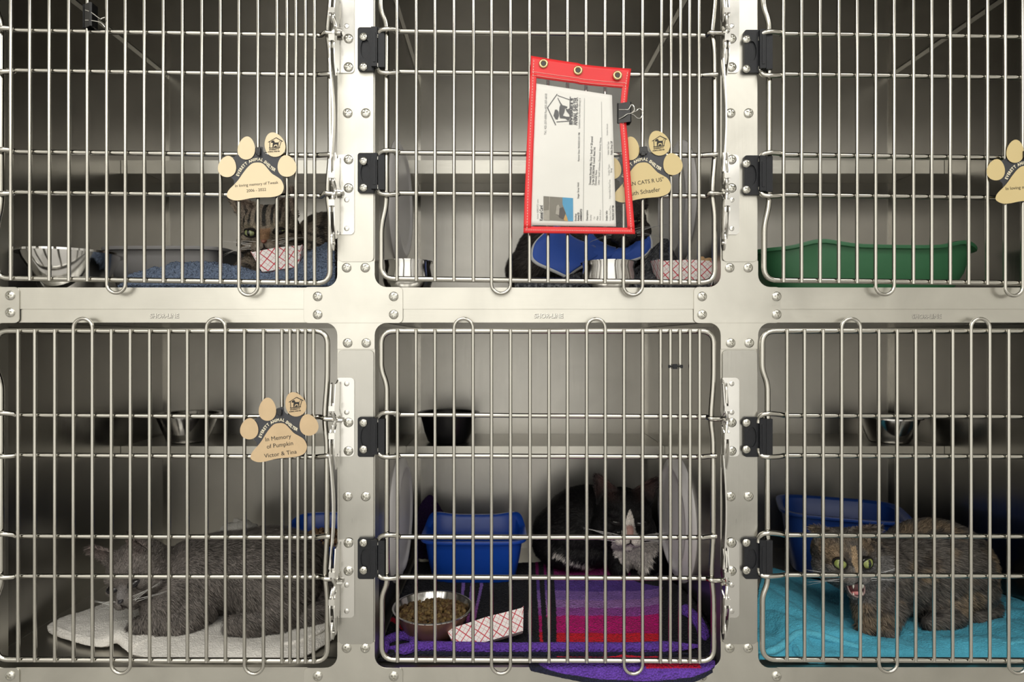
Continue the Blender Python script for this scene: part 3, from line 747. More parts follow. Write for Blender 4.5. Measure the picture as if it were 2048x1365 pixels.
# ---- upper middle cage
def coop_cup(px, y, R, H, label):
    cb = Wu(px, 540, y+8); o = bowl('steel_bowl', (cb.x, cb.y, ZU), R, H, M_bowl, label, rim=3, base=.93)
    k = MB(); k.lathe([(3.2, -1.5), (6, 0), (3.2, 1.5), (0, 2)], (0, 0, 0), 12)
    return o
coop_cup(816, 62, 50, 62, 'small steel bowl at the left front of the upper middle cage')
coop_cup(1217, 60, 56, 60, 'small steel bowl in front of the cat wearing the blue collar')
dk = (.05, .053, .062)
def heather(P):
    n = vnoise(P, .30, 5, 2); b = np.tile(np.array([.055, .058, .066]), (len(P), 1)); return mix(b, (.25, .26, .27), sstep(.5, .72, n)*.7)
towel('dark_grey_towel', [[ZP(1030, 38, ZU+3), ZP(1150, 38, ZU+3), ZP(1300, 38, ZU+3), ZP(1420, 38, ZU+3)],
      [ZP(1030, 44, ZU+12), ZP(1150, 44, ZU+14), ZP(1290, 44, ZU+14), ZP(1420, 44, ZU+12)],
      [ZP(1040, 120, ZU+8), ZP(1110, 110, ZU+22), ZP(1170, 120, ZU+42), ZP(1260, 120, ZU+30), ZP(1290, 122, ZU+58), ZP(1330, 125, ZU+56), ZP(1380, 120, ZU+20), ZP(1420, 120, ZU+6)],
      [ZP(1040, 200, ZU+8), ZP(1110, 200, ZU+12), ZP(1200, 200, ZU+24), ZP(1280, 190, ZU+64), ZP(1328, 190, ZU+128), ZP(1352, 200, ZU+84), ZP(1400, 200, ZU+8)],
      [ZP(1050, 300, ZU+6), ZP(1110, 300, ZU+8), ZP(1200, 300, ZU+10), ZP(1280, 300, ZU+30), ZP(1325, 290, ZU+110), ZP(1350, 300, ZU+40), ZP(1390, 300, ZU+6)],
      [ZP(1060, 420, ZU+5), ZP(1200, 420, ZU+6), ZP(1370, 420, ZU+6)]],
      'dark grey heathered towel bunched under the cat with the blue collar', 'towel', heather, 7, 180, 110, amp=5, fscale=.04, terry=2.5)
tc = Wu(1366, 560, 62)
paper_tray((tc.x+2, tc.y+2, ZU+9), Rm(4, 0, 4), 104, 40, 52, 'red checked paper food tray beside the right post of the upper middle cage', .22, .5)
m = MB(); q = Wu(1407, 528, 62); fr = random.Random(3)
for i in range(5): m.ell(V((q.x+fr.uniform(-9, 9), q.y+fr.uniform(-6, 6), q.z-16+fr.uniform(0, 24))), (9*S, 7*S, 12*S), Rm(fr.uniform(0, 90), fr.uniform(0, 90), 0), 10, 7)
me = m.mesh('chicken_scrap'); P = np.array([v.co[:] for v in me.vertices])/S; set_col(me, mix(np.tile([.45, .24, .10], (len(P), 1)), (.62, .45, .26), vnoise(P, .12, 2)))
tag(link('chicken_scrap', me, M_kib, None, True, 180), 'scrap of brown meat standing up in the paper tray at right', 'food')
# ---- upper right cage
cb = Wu(1760, 480, 130)
def gwave(t):
    x = math.cos(t)
    return .13*math.exp(-((x+.36)/.22)**2)+.12*math.exp(-((x-.64)/.22)**2)
tub('green_litter_box', (896, 322, ZU+1), 262, 108, 118, M_green, 'green plastic litter box with a wavy rim in the upper right cage', 'litter box', .80, 8, 3.2, gwave)
# ---- lower left cage
cb = Wu(376, 848, 560)
bowl('steel_bowl', (cb.x, 560, -292), 84, 82, M_bowl, 'steel bowl on the shelf above the grey cat', rim=8, base=.66)
wt = (.80, .77, .72)
zt = ZL+6
towel('white_towel', [[FP(108, 1268, zt), FP(160, 1287, zt), FP(205, 1294, zt), FP(238, 1286, zt+4), FP(262, 1308, zt), FP(330, 1319, zt), FP(450, 1321, zt), FP(560, 1320, zt), FP(610, 1312, zt), FP(660, 1282, zt), FP(672, 1270, zt+2)],
      [FP(96, 1258, zt+6), FP(160, 1274, zt+9), FP(205, 1278, zt+12), FP(240, 1268, zt+22), FP(275, 1285, zt+10), FP(340, 1294, zt+7), FP(450, 1296, zt+8), FP(560, 1298, zt+8), FP(610, 1285, zt+12), FP(650, 1262, zt+14), FP(673, 1246, zt+16)],
      [FP(102, 1244, zt+7), FP(170, 1246, zt+9), FP(240, 1246, zt+16), FP(290, 1256, zt+16), FP(360, 1250, zt+14), FP(450, 1262, zt+5), FP(560, 1268, zt+5), FP(620, 1255, zt+16), FP(672, 1218, zt+26)],
      [FP(140, 1232, zt+3), FP(200, 1222, zt+3), FP(300, 1215, zt+3), FP(450, 1215, zt+3), FP(560, 1215, zt+3), FP(640, 1205, zt+24), FP(664, 1180, zt+40)],
      [FP(190, 1218, zt+1), FP(220, 1205, zt+1), FP(300, 1190, zt+1), FP(450, 1180, zt+1), FP(560, 1180, zt+1), FP(640, 1170, zt+10)],
      [FP(230, 1200, zt), FP(260, 1185, zt), FP(320, 1160, zt), FP(450, 1150, zt), FP(560, 1150, zt), FP(625, 1150, zt+2)]],
      'white terry towel with folded edges spread under the grey cat', 'towel', flat_col(wt, .07, 9), 6, 260, 140, amp=3, fscale=.03, terry=.7, mat_=M_soft)
wtw = COL.objects['white_towel']
roll('folded_edge', [FP(100, 1252, ZL+16), FP(150, 1270, ZL+16), FP(200, 1281, ZL+16), FP(228, 1272, ZL+24), FP(246, 1278, ZL+20), FP(264, 1300, ZL+12)], 4.5, flat_col(wt, .06), wtw, 1, M_soft)
roll('folded_edge', [FP(262, 1294, ZL+16), FP(300, 1278, ZL+18), FP(345, 1260, ZL+20), FP(390, 1250, ZL+18)], 5, flat_col(wt, .06), wtw, 2, M_soft)
roll('folded_edge', [FP(560, 1290, ZL+16), FP(600, 1282, ZL+20), FP(640, 1262, ZL+26), FP(668, 1240, ZL+32)], 5, flat_col(wt, .06), wtw, 3, M_soft)
# folded corner edge lying over it
bt = Wu(625, 1120, 430)
tub('blue_litter_box', (-482, 492, ZL+9), 118, 104, 104, M_blue, 'blue plastic litter box in the corner behind the grey cat', 'litter box', .88, 8, 5, lambda t: .30*max(0, math.sin(t))**.5)
kibble('kibble', (-482, 488, ZL+80), 96, 480, [(.17, .09, .045), (.25, .15, .08), (.11, .06, .035), (.30, .20, .12)], 'brown kibble heaped in the blue box behind the grey cat', 40, 6, 80)
m = MB(); q = Wu(478, 1062, 560)
m.ell(V((q.x, q.y, q.z-30)), (60*S, 50*S, 62*S), None, 60, 40)
me = m.mesh('white_blanket'); P = np.array([v.co[:] for v in me.vertices])/S
nn = np.array([v.normal[:] for v in me.vertices]); d = (vnoise(P, .06, 4, 3)-.5)*16+(vnoise(P, .3, 6, 1)-.5)*5
P2 = (P+nn*d[:, None])*S; me.vertices.foreach_set('co', P2.ravel()); set_col(me, flat_col((.66, .64, .60), .08)(P)); me.update()
tag(link('white_blanket', me, M_soft, None, True, 180), 'bunched fluffy white blanket showing behind the back of the grey cat', 'blanket')
# ---- lower middle cage
cb = Wu(897, 850, 556)
bowl('black_bowl', (cb.x, 556, -292), 82, 86, mat('black_bowl_plastic', (.006, .006, .007), .3), 'black bowl on the shelf above the blue litter box', rim=8, base=.72)
pxy = lambda P: (1000+P[:, 0]*DU/(DU+P[:, 1]), 682-P[:, 2]*DU/(DU+P[:, 1]))
def stripes(P):
    x, y = P[:, 0]*DU/(DU+P[:, 1])+1000, 682+642*DU/(DU+P[:, 1])
    C = np.tile(np.array([.012, .012, .017]), (len(P), 1))
    # coloured block: cross bands (by depth), between a left line and a slanted right edge
    yl = np.interp(y, [930, 1235], [1094, 1113]); yr = np.interp(y, [930, 1160, 1185, 1236, 1300], [1215, 1262, 1326, 1318, 1316])
    yy = y-(x-1100)*.02+(vnoise(P, .03, 8)-.5)*3
    bands = [(0, (.20, .006, .11)), (1158, (.105, .05, .30)), (1183, (.24, .13, .44)), (1205, (.33, .17, .45)), (1222, (.27, .06, .31)), (1238, (.46, .006, .15)), (1268, (.66, .012, .03)), (1300, (.66, .012, .03))]
    B = np.zeros_like(C)
    for a, c in bands: B[yy >= a] = c
    ins = (x > yl) & (x < yr); C[ins] = B[ins]
    for (x0, x1, w, e0, e1) in ((1072, 1083, 6, 1060, 1300), (1092, 1092, 0, 1060, 1061), (1088, 1098, 5, 1060, 1240)):
        xc = np.interp(y, [1100, 1290], [x0, x1]); k = (np.abs(x-xc) < w/2) & (y > e0) & (y < e1); C[k] = B[k]
    for (xa, xb, e1) in ((927, 916, 1222), (944, 932, 1245), (963, 942, 1270)):
        xc = np.interp(y, [1170, 1270], [xa, xb]); k = (np.abs(x-xc) < 3) & (y > 1100) & (y < e1)
        C[k] = mix(np.tile(np.array([.24, .13, .44]), (int(k.sum()), 1)), (.40, .04, .22), (y[k]-1200)/60)
    xc = np.interp(y, [1240, 1275], [775, 826]); k = (np.abs(x-xc) < 7) & (x < 830) & (y > 1236) & (y < 1282); C[k] = (.55, .01, .04)
    C *= np.where(C.max(axis=1) > .03, 1.3, 1.0)[:, None]*(.88+.24*vnoise(P, .05, 11, 4))[:, None]; return np.clip(C, 0, .85)
zt = ZL+7
purp = (.145, .060, .43)
st = towel('striped_towel', [[ZP(756, 18, zt-3), ZP(900, 18, zt-3), ZP(1100, 18, zt-3), ZP(1300, 18, zt-3), ZP(1436, 18, zt-3)],
      [ZP(760, 60, zt+4), ZP(900, 60, zt+4), ZP(1100, 60, zt+3), ZP(1300, 60, zt+3), ZP(1400, 60, zt+4), ZP(1435, 60, zt+12)],
      [ZP(765, 130, zt+10), ZP(900, 130, zt+2), ZP(1100, 130, zt+4), ZP(1300, 130, zt+8), ZP(1370, 130, zt+26), ZP(1415, 130, zt+30)],
      [ZP(775, 230, zt+14), ZP(900, 230, zt+2), ZP(1100, 230, zt+8), ZP(1290, 230, zt+16), ZP(1360, 230, zt+40), ZP(1392, 230, zt+30)],
      [ZP(795, 380, zt+8), ZP(900, 380, zt+1), ZP(1100, 380, zt+2), ZP(1290, 380, zt+4), ZP(1340, 380, zt+20)],
      [ZP(815, 560, zt+1), ZP(900, 560, zt), ZP(1100, 560, zt), ZP(1290, 560, zt+2)]],
      'black towel with purple, magenta and red stripes covering the cage floor', 'towel', stripes, 6, 420, 330, amp=4, fscale=.02, terry=.7)
pc = flat_col(purp, .25, 4); dc = flat_col((.02, .022, .045), .2, 2)
roll('purple_hem', [FP(770, 1308, zt+8), FP(772, 1283, zt+14), FP(800, 1272, zt+16), FP(826, 1276, zt+16), FP(822, 1296, zt+14), FP(790, 1303, zt+10)], 10, pc, st, 1)
roll('purple_hem', [ZP(770, 46, zt+8), ZP(850, 52, zt+9), ZP(920, 44, zt+11), ZP(1000, 46, zt+8), ZP(1100, 46, zt+10), ZP(1200, 44, zt+10), ZP(1300, 44, zt+11), ZP(1400, 48, zt+12)], 11.5, pc, st, 2)
roll('dark_hem', [ZP(770, 32, zt+2), ZP(850, 36, zt+2), ZP(920, 30, zt+3), ZP(1000, 32, zt+2), ZP(1100, 32, zt+2), ZP(1200, 31, zt+2), ZP(1300, 31, zt+2), ZP(1380, 34, zt+3)], 5.5, dc, st, 3)
roll('purple_hem', [ZP(1362, 160, zt+44), ZP(1385, 130, zt+40), ZP(1403, 100, zt+26), ZP(1410, 70, zt+14)], 13, pc, st, 4)
# the flap hanging over the sill under the door
def flapc(P):
    x = P[:, 0]+1000; C = np.tile(np.array(purp), (len(P), 1)); k = (x > 1290) & (x < 1400) & (P[:, 2] > -652); C[k] = (.62, .012, .05)
    z = P[:, 2]; edge = np.interp(x, [1060, 1120, 1200, 1300, 1380, 1425], [-650, -664, -676, -680, -672, -655]); C[z < edge+5] = (.02, .022, .045)
    return C*(.8+.4*vnoise(P, .05, 3))[:, None]
towel('hanging_flap', [[ZP(1055, 30, ZL+3.5), ZP(1200, 30, ZL+3.5), ZP(1300, 30, ZL+3.5), ZP(1430, 30, ZL+3.5)],
      [ZP(1058, 0, ZL+3.5), ZP(1200, -2, ZL+3.5), ZP(1300, -2, ZL+3.5), ZP(1430, 0, ZL+3.5)],
      [Vector((60, -8.5, -653)), Vector((130, -9.5, -657)), Vector((200, -9.5, -660)), Vector((300, -9.5, -660)), Vector((380, -9.5, -658)), Vector((422, -9.5, -652))],
      [Vector((62, -9, -655)), Vector((120, -9.5, -668)), Vector((200, -9.5, -682)), Vector((300, -9.5, -686)), Vector((380, -9.5, -678)), Vector((422, -9.5, -658))]],
      '', '', flapc, 2.6, 160, 60, amp=.4, terry=.5, parent=st)
m = MB(); q = Wu(853, 1015, 560)
roll_o = towel('purple_cloth', [[Vector((q.x-50, 640, ZL+100)), Vector((q.x-30, 640, ZL+150)), Vector((q.x+2, 640, ZL+186)), Vector((q.x+30, 640, ZL+150)), Vector((q.x+55, 640, ZL+90))],
      [Vector((q.x-56, 620, ZL+4)), Vector((q.x-20, 600, ZL+4)), Vector((q.x+5, 600, ZL+4)), Vector((q.x+35, 600, ZL+4)), Vector((q.x+60, 620, ZL+4))]],
      'dark purple cloth poking up in the corner behind the blue litter box', 'cloth', flat_col((.028, .012, .06), .3), 8, 40, 40, amp=8, fscale=.04)
g = Wu(944, 1160, 440)
def bw(t):
    x = math.cos(t); y = math.sin(t)
    return (.27*sstep(.1, .8, y)*(1-.30*math.exp(-(x/.35)**2)))
tub('blue_litter_box', (g.x+5, 476, ZL+10), 134, 84, 116, M_blue, 'deep blue litter box with a raised back rim on the striped towel', 'litter box', .84, 9, 5, bw)
cb = Wu(865, 1262, 118)
bowl('copper_bowl', (cb.x, 118, ZL+11), 85, 60, M_copper, 'copper coloured bowl full of kibble at the front left of the striped towel', rim=3, base=.66, parts=M_bowl)
kibble('kibble', (cb.x, 118, ZL+11+42), 70, 400, [(.14, .085, .03), (.20, .13, .05), (.10, .055, .025), (.16, .11, .05)], 'brown kibble filling the copper bowl', 9, 6.2)
tc = FP(972, 1282, ZL+14)
paper_tray((tc.x+10, 66, tc.z+5), Rm(-38, -12, 10), 142, 26, 42, 'red checked paper food tray tipped over beside the copper bowl', .2, .8)
# ---- lower right cage
cb = Wu(1778, 850, 556)
bowl('steel_bowl', (cb.x, 556, -292), 78, 74, M_bowl, 'steel bowl on the shelf above the hissing cat', rim=7, base=.68)
q = Wu(1700, 1060, 500)
tub('blue_litter_box', (958, 508, ZL+14), 152, 112, 170, M_blue2, 'navy blue litter box behind the hissing cat', 'litter box', .84, 10, 4.5, None, rot=math.radians(-20))
tq = (.085, .39, .54); zt = ZL+8
def hump_r(P):
    x = P[:, 0]; y = P[:, 1]
    return 80*np.exp(-((x-540)/75)**2)*sstep(80, 360, y)+9*np.abs(np.sin((x*.8+y*1.3)*.018+vnoise(P, .01, 3)*5))*np.exp(-((y-110)/120)**2)
towel('turquoise_towel', [[ZP(1517, 12, zt-3), ZP(1560, 12, zt-3), ZP(1640, 12, zt-3), ZP(1750, 12, zt-3), ZP(1900, 12, zt-3), ZP(2080, 12, zt-3)],
      [ZP(1516, 20, zt+6), ZP(1560, 20, zt+8), ZP(1640, 20, zt+4), ZP(1750, 20, zt+8), ZP(1900, 20, zt+6), ZP(2080, 20, zt+8)],
      [ZP(1510, 54, zt+22), ZP(1560, 52, zt+16), ZP(1585, 54, zt+28), ZP(1610, 50, zt+30), ZP(1630, 52, zt+12), ZP(1750, 48, zt+10), ZP(1900, 48, zt+12), ZP(2080, 48, zt+20)],
      [ZP(1512, 90, zt+30), ZP(1545, 80, zt+22), ZP(1590, 76, zt+44), ZP(1630, 70, zt+32), ZP(1700, 62, zt+24), ZP(1750, 66, zt+10), ZP(1900, 80, zt+8), ZP(2080, 80, zt+22)],
      [ZP(1514, 140, zt+44), ZP(1560, 140, zt+52), ZP(1620, 135, zt+34), ZP(1700, 125, zt+6), ZP(1780, 125, zt+3), ZP(1900, 130, zt+3), ZP(2060, 130, zt+26)],
      [ZP(1522, 240, zt+60), ZP(1580, 240, zt+50), ZP(1640, 230, zt+16), ZP(1720, 220, zt+1), ZP(1900, 220, zt+1), ZP(2050, 220, zt+30)],
      [ZP(1530, 420, zt+40), ZP(1580, 420, zt+20), ZP(1640, 420, zt), ZP(1720, 420, zt), ZP(1900, 420, zt), ZP(2000, 420, zt+10)]],
      'turquoise terry towel with a rumpled front fold under the hissing cat', 'towel', flat_col(tq, .16, 6), 7, 260, 190, hump=hump_r, amp=6, fscale=.025, terry=1.0, mat_=M_soft)
tt = COL.objects['turquoise_towel']
roll('folded_edge', [FP(1514, 1306, zt+14), FP(1550, 1300, zt+18), FP(1578, 1280, zt+26), FP(1600, 1266, zt+34), FP(1640, 1272, zt+28), FP(1690, 1288, zt+18), FP(1745, 1304, zt+10), FP(1800, 1312, zt+4)], 7.5, flat_col((.11, .45, .60), .15, 3), tt, 1, M_soft)  # fold crests lighter than the towel: light on them put into the colour
roll('folded_edge', [FP(1596, 1312, zt+10), FP(1588, 1290, zt+16), FP(1604, 1276, zt+20), FP(1616, 1290, zt+14), FP(1606, 1308, zt+8)], 8, flat_col(tq, .15, 3), tt, 2, M_soft)
roll('folded_edge', [FP(1900, 1312, zt+6), FP(1950, 1302, zt+10), FP(2000, 1292, zt+16), FP(2060, 1286, zt+20)], 7, flat_col((.11, .45, .60), .15, 3), tt, 3, M_soft)
# ---------------------------------------------------------------- memorial paw plaques
M_cream = mat('cream_laminate', (.80, .66, .44), .5)
M_wood = mat('pale_wood_laminate', (.58, .43, .26), .55, var=.10, vscale=60)
M_gold = mat('gold_laminate', (.60, .48, .24), .5)
M_pbase = mat('black_acrylic', (.035, .037, .045), .4)
M_ink = mat('black_ink', (.02, .018, .015), .6)
M_lett = mat('cream_lettering', (.78, .72, .55), .5)
def egg(cx, cy, rx, ry, tilt, n=28):
    out = []
    for k in range(n):
        a = 2*math.pi*k/n; x = rx*math.cos(a)*(1-.16*math.sin(a)); y = ry*math.sin(a)
        t = math.radians(tilt); out.append((cx+x*math.cos(t)-y*math.sin(t), cy+x*math.sin(t)+y*math.cos(t)))
    return out
def shelter_logo(m, f, s=1.0, mi=0, txt=True):
    """house outline, dog and cat over two words; f(x, y) maps a 10-wide drawing"""
    def line(p, q, w):
        p, q = Vector((*p, 0)), Vector((*q, 0)); d = (q-p).normalized(); n = Vector((-d.y, d.x, 0))*w/2
        m.add([f(v.x, v.y) for v in (p+n, q+n, q-n, p-n)], [(0, 1, 2, 3)], mi)
    line((-5.6, 2.2), (0, 5.4), .55); line((0, 5.4), (5.6, 2.2), .55); line((-4.4, 2.7), (-3.6, -2.2), .5); line((4.4, 2.7), (3.6, -2.2), .5)
    def poly(P):
        tri = tessellate_polygon([[Vector((a, b, 0)) for a, b in P]]); m.add([f(a, b) for a, b in P], [tuple(t) for t in tri], mi)
    poly([(-3.2, 2.9), (-2.2, 3.5), (-1.1, 3.2), (-.8, 2.2), (-1.6, 1.5), (-2.9, 1.6), (-3.5, 2.1)])
    poly([(-1.7, 1.7), (-.9, 2.2), (.2, 1.7), (2.0, 1.7), (2.6, 1.2), (2.9, -1.9), (2.3, -1.9), (1.8, -.1), (.6, .2), (-.6, -.1), (-.9, -1.9), (-1.6, -1.9), (-1.9, .4)])
    line((2.4, 1.4), (3.5, 3.1), .35)
    poly([(-.3, -1.2), (.6, -.6), (1.5, -.9), (1.7, -1.9), (-.5, -1.9)])
    line((-4.2, -2.3), (4.2, -2.3), .6)
    if txt: text2(m, 'EVERETT', 1.75, lambda x, y: f(x, y-4.2), wscale=1.1, bold=.06, mi=mi); text2(m, 'ANIMAL SHELTER', 1.15, lambda x, y: f(x, y-5.6), wscale=1.0, bold=.05, mi=mi)
PAD = [(820, 602), (890, 612), (950, 655), (1010, 720), (1080, 790), (1170, 840), (1250, 895), (1300, 985), (1306, 1060), (1275, 1140), (1200, 1190), (1080, 1220), (940, 1232), (800, 1245), (680, 1268), (560, 1300), (440, 1315), (350, 1295), (290, 1255), (282, 1200), (320, 1120), (410, 1020), (480, 930), (560, 800), (640, 690), (720, 620)]
BASE = [(345, 570), (440, 480), (560, 520), (700, 430), (755, 340), (880, 315), (905, 400), (1000, 455), (1180, 440), (1240, 500), (1180, 620), (1190, 740), (1260, 820), (1290, 905), (1310, 1010), (1290, 1130), (1180, 1212), (900, 1240), (640, 1270), (400, 1150), (400, 1020), (385, 940), (340, 890), (420, 760), (400, 640)]
def plaque(cx, cy, rot, sc, m_face, lines, label, logo_txt=True):
    """cx, cy: pixel centre of the pad top area; drawing space from the reference plaque (9.1 per px, already turned -3.6 deg)"""
    O = (820, 700); a = math.radians(rot); YP = -21.0
    def xy(u, v):
        x, y = (u-O[0])/9.1*sc, -(v-O[1])/9.1*sc
        return (cx+x*math.cos(a)-y*math.sin(a), cy-(x*math.sin(a)+y*math.cos(a)))
    def F(u, v, w): return W(*xy(u, v), w)
    root = empty('paw_plaque', W(cx, cy, YP), label, 'plaque', 'paw shaped memorial plaques clipped to the doors')
    def sm(P): return [(p.x, p.y) for p in smooth_path([Vector((x, y, 0)) for x, y in P], 4, True)]
    m = MB(); m.prism([sm(BASE)], YP, YP-2.5, F); m.build('backing', M_pbase, root, True, 40)
    m = MB(); m.prism([sm(PAD)], YP-2.5, YP-4.5, F); m.build('pad', m_face, root, True, 40)
    for (ex, ey, rx, ry, tl) in ((260, 705, 165, 195, 6), (590, 350, 158, 212, 2), (1097, 258, 185, 228, -22), (1340, 635, 170, 198, -14)):
        m = MB(); m.prism([[(x, 2*ey-y) for x, y in egg(ex, ey, rx, ry, -tl)]], YP-2.4, YP-4.5, F); m.build('toe', m_face, root, True, 40)
    # lettering along the arch
    m = MB(); word = 'EVERETT ANIMAL SHELTER'
    arch = resample(smooth_path([Vector(p) for p in ((478, 872, 0), (520, 770, 0), (600, 665, 0), (700, 598, 0), (800, 568, 0), (880, 575, 0), (960, 630, 0), (1040, 700, 0), (1135, 752, 0))], 8), 200)
    wd = []
    for ch in word:
        vs, _ = glyphs(ch, 74) if ch != ' ' else ([], 0); wd.append((max(v[0] for v in vs)-min(v[0] for v in vs)+8) if vs else 24)
    tot = sum(wd); s_ = 0
    for ch, w_ in zip(word, wd):
        k = min(199, int((s_+w_/2)/tot*200)); s_ += w_
        if ch == ' ': continue
        p = arch[k]; t = (arch[min(k+3, 200)]-arch[max(k-3, 0)]).normalized(); n = Vector((t.y, -t.x, 0))
        text2(m, ch, 74, lambda x, y: F(p.x+t.x*x*.92+n.x*y, p.y+t.y*x*.92+n.y*y, YP-2.9), wscale=.92, bold=3.0)
    m.build('arched_lettering', M_lett, root, False, recalc=False)
    m = MB(); t0 = math.radians(-8)
    for (txt, size, u, v, ws) in lines:
        text2(m, txt, size, lambda x, y: F(u+x*math.cos(t0)+y*math.sin(t0)*1, v+x*math.sin(t0)-y*math.cos(t0), YP-4.8), wscale=ws, bold=0.0)
    m.build('engraved_lettering', M_ink, root, False, recalc=False)
    m = MB(); shelter_logo(m, lambda x, y: F(1105+x*24*math.cos(t0*.8)-y*-24*math.sin(t0*.8)*-1, 262+x*24*math.sin(t0*.8)-y*24*math.cos(t0*.8), YP-4.8))
    m.build('shelter_logo', M_ink, root, False, recalc=False)
    m = MB(); c0 = xy(820, 395)
    m.box(W(c0[0]-7*sc, c0[1]+6*sc, YP-8), W(c0[0]+6*sc, c0[1]-5*sc, YP+.8)); m.box(W(c0[0]-4*sc, c0[1]+9*sc, YP-9.5), W(c0[0]+3*sc, c0[1]+2*sc, YP-6))
    k = m.build('clip', M_bclip, root, False); mod_bevel(k, .0006)
    return root
SER = 1.0
plaque(516.0, 345.5-10, -3.2+0.0, 1.0, M_cream, [('In loving memory of Tweak', 74, 815, 1020, .96), ('2006 - 2022', 74, 815, 1130, 1.0)],
       'cream paw shaped memorial plaque clipped above the tabby, dated 2006 - 2022')
plaque(560.2, 857, 0, 1.0, M_wood, [('In Memory', 108, 790, 905, 1.0), ('of Pumpkin', 108, 820, 1035, 1.0), ('Victor & Tina', 104, 830, 1195, 1.05)],
       'wood grained paw shaped memorial plaque on the door of the grey cat cage')
plaque(1287, 335.5, .5, 1.02, M_gold, [('"BARN CATS R US"', 98, 800, 990, .95), ('Ruth Schaefer', 110, 830, 1160, .95)],
       'gold paw shaped plaque half hidden behind the red document pocket')
plaque(2053.5, 352-10, -3.2, 1.0, M_gold, [('In loving memory of', 82, 790, 1020, 1.0)],
       'gold paw shaped memorial plaque cut off at the right edge of the photo')

# ---------------------------------------------------------------- red document pocket
M_red = mat('red_vinyl', (.72, .022, .026), .38, spec=.5, var=.05, vscale=30)
M_stitch = mat('white_thread', (.85, .62, .55), .7)
M_brass = steel('brass_grommet', (.66, .52, .28), .25, (60, 60, 60), .02)
M_paper = mat('printer_paper', (.82, .81, .78), .75)
def vinyl():
    m = bpy.data.materials.new('clear_vinyl'); m.use_nodes = True; nt = m.node_tree; N, L = nt.nodes, nt.links
    N.remove(N['Principled BSDF']); out = N['Material Output']
    tr = N.new('ShaderNodeBsdfTransparent'); tr.inputs[0].default_value = (.93, .93, .92, 1)
    gl = N.new('ShaderNodeBsdfGlossy'); gl.inputs[1].default_value = .16; gl.inputs[0].default_value = (1, 1, 1, 1)
    tc = N.new('ShaderNodeTexCoord'); nz = N.new('ShaderNodeTexNoise'); nz.inputs['Scale'].default_value = 16; nz.inputs['Detail'].default_value = 1; L.new(tc.outputs['Object'], nz.inputs['Vector'])
    bp = N.new('ShaderNodeBump'); bp.inputs['Strength'].default_value = .35; bp.inputs['Distance'].default_value = .003; L.new(nz.outputs['Fac'], bp.inputs['Height']); L.new(bp.outputs['Normal'], gl.inputs['Normal'])
    fr = N.new('ShaderNodeFresnel'); fr.inputs[0].default_value = 1.5; L.new(bp.outputs['Normal'], fr.inputs[1])
    ad = N.new('ShaderNodeMath'); ad.operation = 'MULTIPLY'; ad.inputs[1].default_value = .9; L.new(fr.outputs[0], ad.inputs[0])
    mx = N.new('ShaderNodeMixShader'); L.new(ad.outputs[0], mx.inputs[0]); L.new(tr.outputs[0], mx.inputs[1]); L.new(gl.outputs[0], mx.inputs[2]); L.new(mx.outputs[0], out.inputs['Surface'])
    return m
M_vinyl = vinyl()
LEFT = [(1062, 112), (1058, 200), (1053, 300), (1049, 400), (1047, 466)]
RIGHT = [(1262, 138), (1255, 190), (1252, 240), (1256, 290), (1262, 370), (1270, 468)]
Lr = resample([Vector((x, y, 0)) for x, y in LEFT], 60); Rr = resample(smooth_path([Vector((x, y, 0)) for x, y in RIGHT], 6), 60)
def pk(u, v, off=0.0):      # pocket surface: u across, v down
    k = min(int(v*60), 59); f = v*60-k; a = Lr[k].lerp(Lr[k+1], f); b = Rr[k].lerp(Rr[k+1], f)
    p = a.lerp(b, u); sag = math.sin(u*math.pi)*(7*(1-v)+2.0*v)*(1 if v < .5 else 1)
    if v < .5: p.y += sag*(.5 if u < .5 else .8)*(1-v*2)*.7
    y = -31.5-3*math.sin(u*5.0+v*2)-4*math.exp(-((v-.35)/.3)**2)*math.exp(-((u-.9)/.12)**2)+off
    return W(p.x, p.y, y)
root = empty('document_pocket', pk(.5, 1), 'clear plastic document pocket with red vinyl border hanging on the middle cage door', 'document pocket')
def strip(u0, u1, v0, v1, nu, nv, name, mt, off, th, fu=None):
    m = MB(); m.grid(lambda a, b: pk(lerp(u0, u1, a) if fu is None else fu(lerp(u0, u1, a), lerp(v0, v1, b)), lerp(v0, v1, b), off), nu, nv)
    o = m.build(name, mt, root, True, 60, recalc=False)
    if th: sd = o.modifiers.new('thick', 'SOLIDIFY'); sd.thickness = th*S; sd.offset = 0
    return o
strip(0, 1, 0, .118, 30, 6, 'top_band', M_red, 0, 4)
strip(0, 1, .963, 1, 30, 3, 'bottom_border', M_red, 0, 4)
strip(0, .066, .10, .97, 3, 40, 'side_border', M_red, -.3, 4)
strip(.936, 1, .10, .97, 3, 40, 'side_border', M_red, -.3, 4)
strip(.05, .95, .09, .97, 24, 40, 'clear_front', M_vinyl, -1.2, 0)
m = MB()
for (P) in ([(.03, .02), (.03, .98)], [(.97, .02), (.97, .98)], [(.02, .085), (.98, .085)], [(.02, .105), (.98, .105)], [(.02, .982), (.98, .982)]):
    (u0, v0), (u1, v1) = P; n = 60
    for i in range(n):
        a, b = i/n, (i+.62)/n
        m.tube([pk(lerp(u0, u1, a), lerp(v0, v1, a), -2.9), pk(lerp(u0, u1, b), lerp(v0, v1, b), -2.9)], .55*S, 4)
m.build('stitching', M_stitch, root, False)
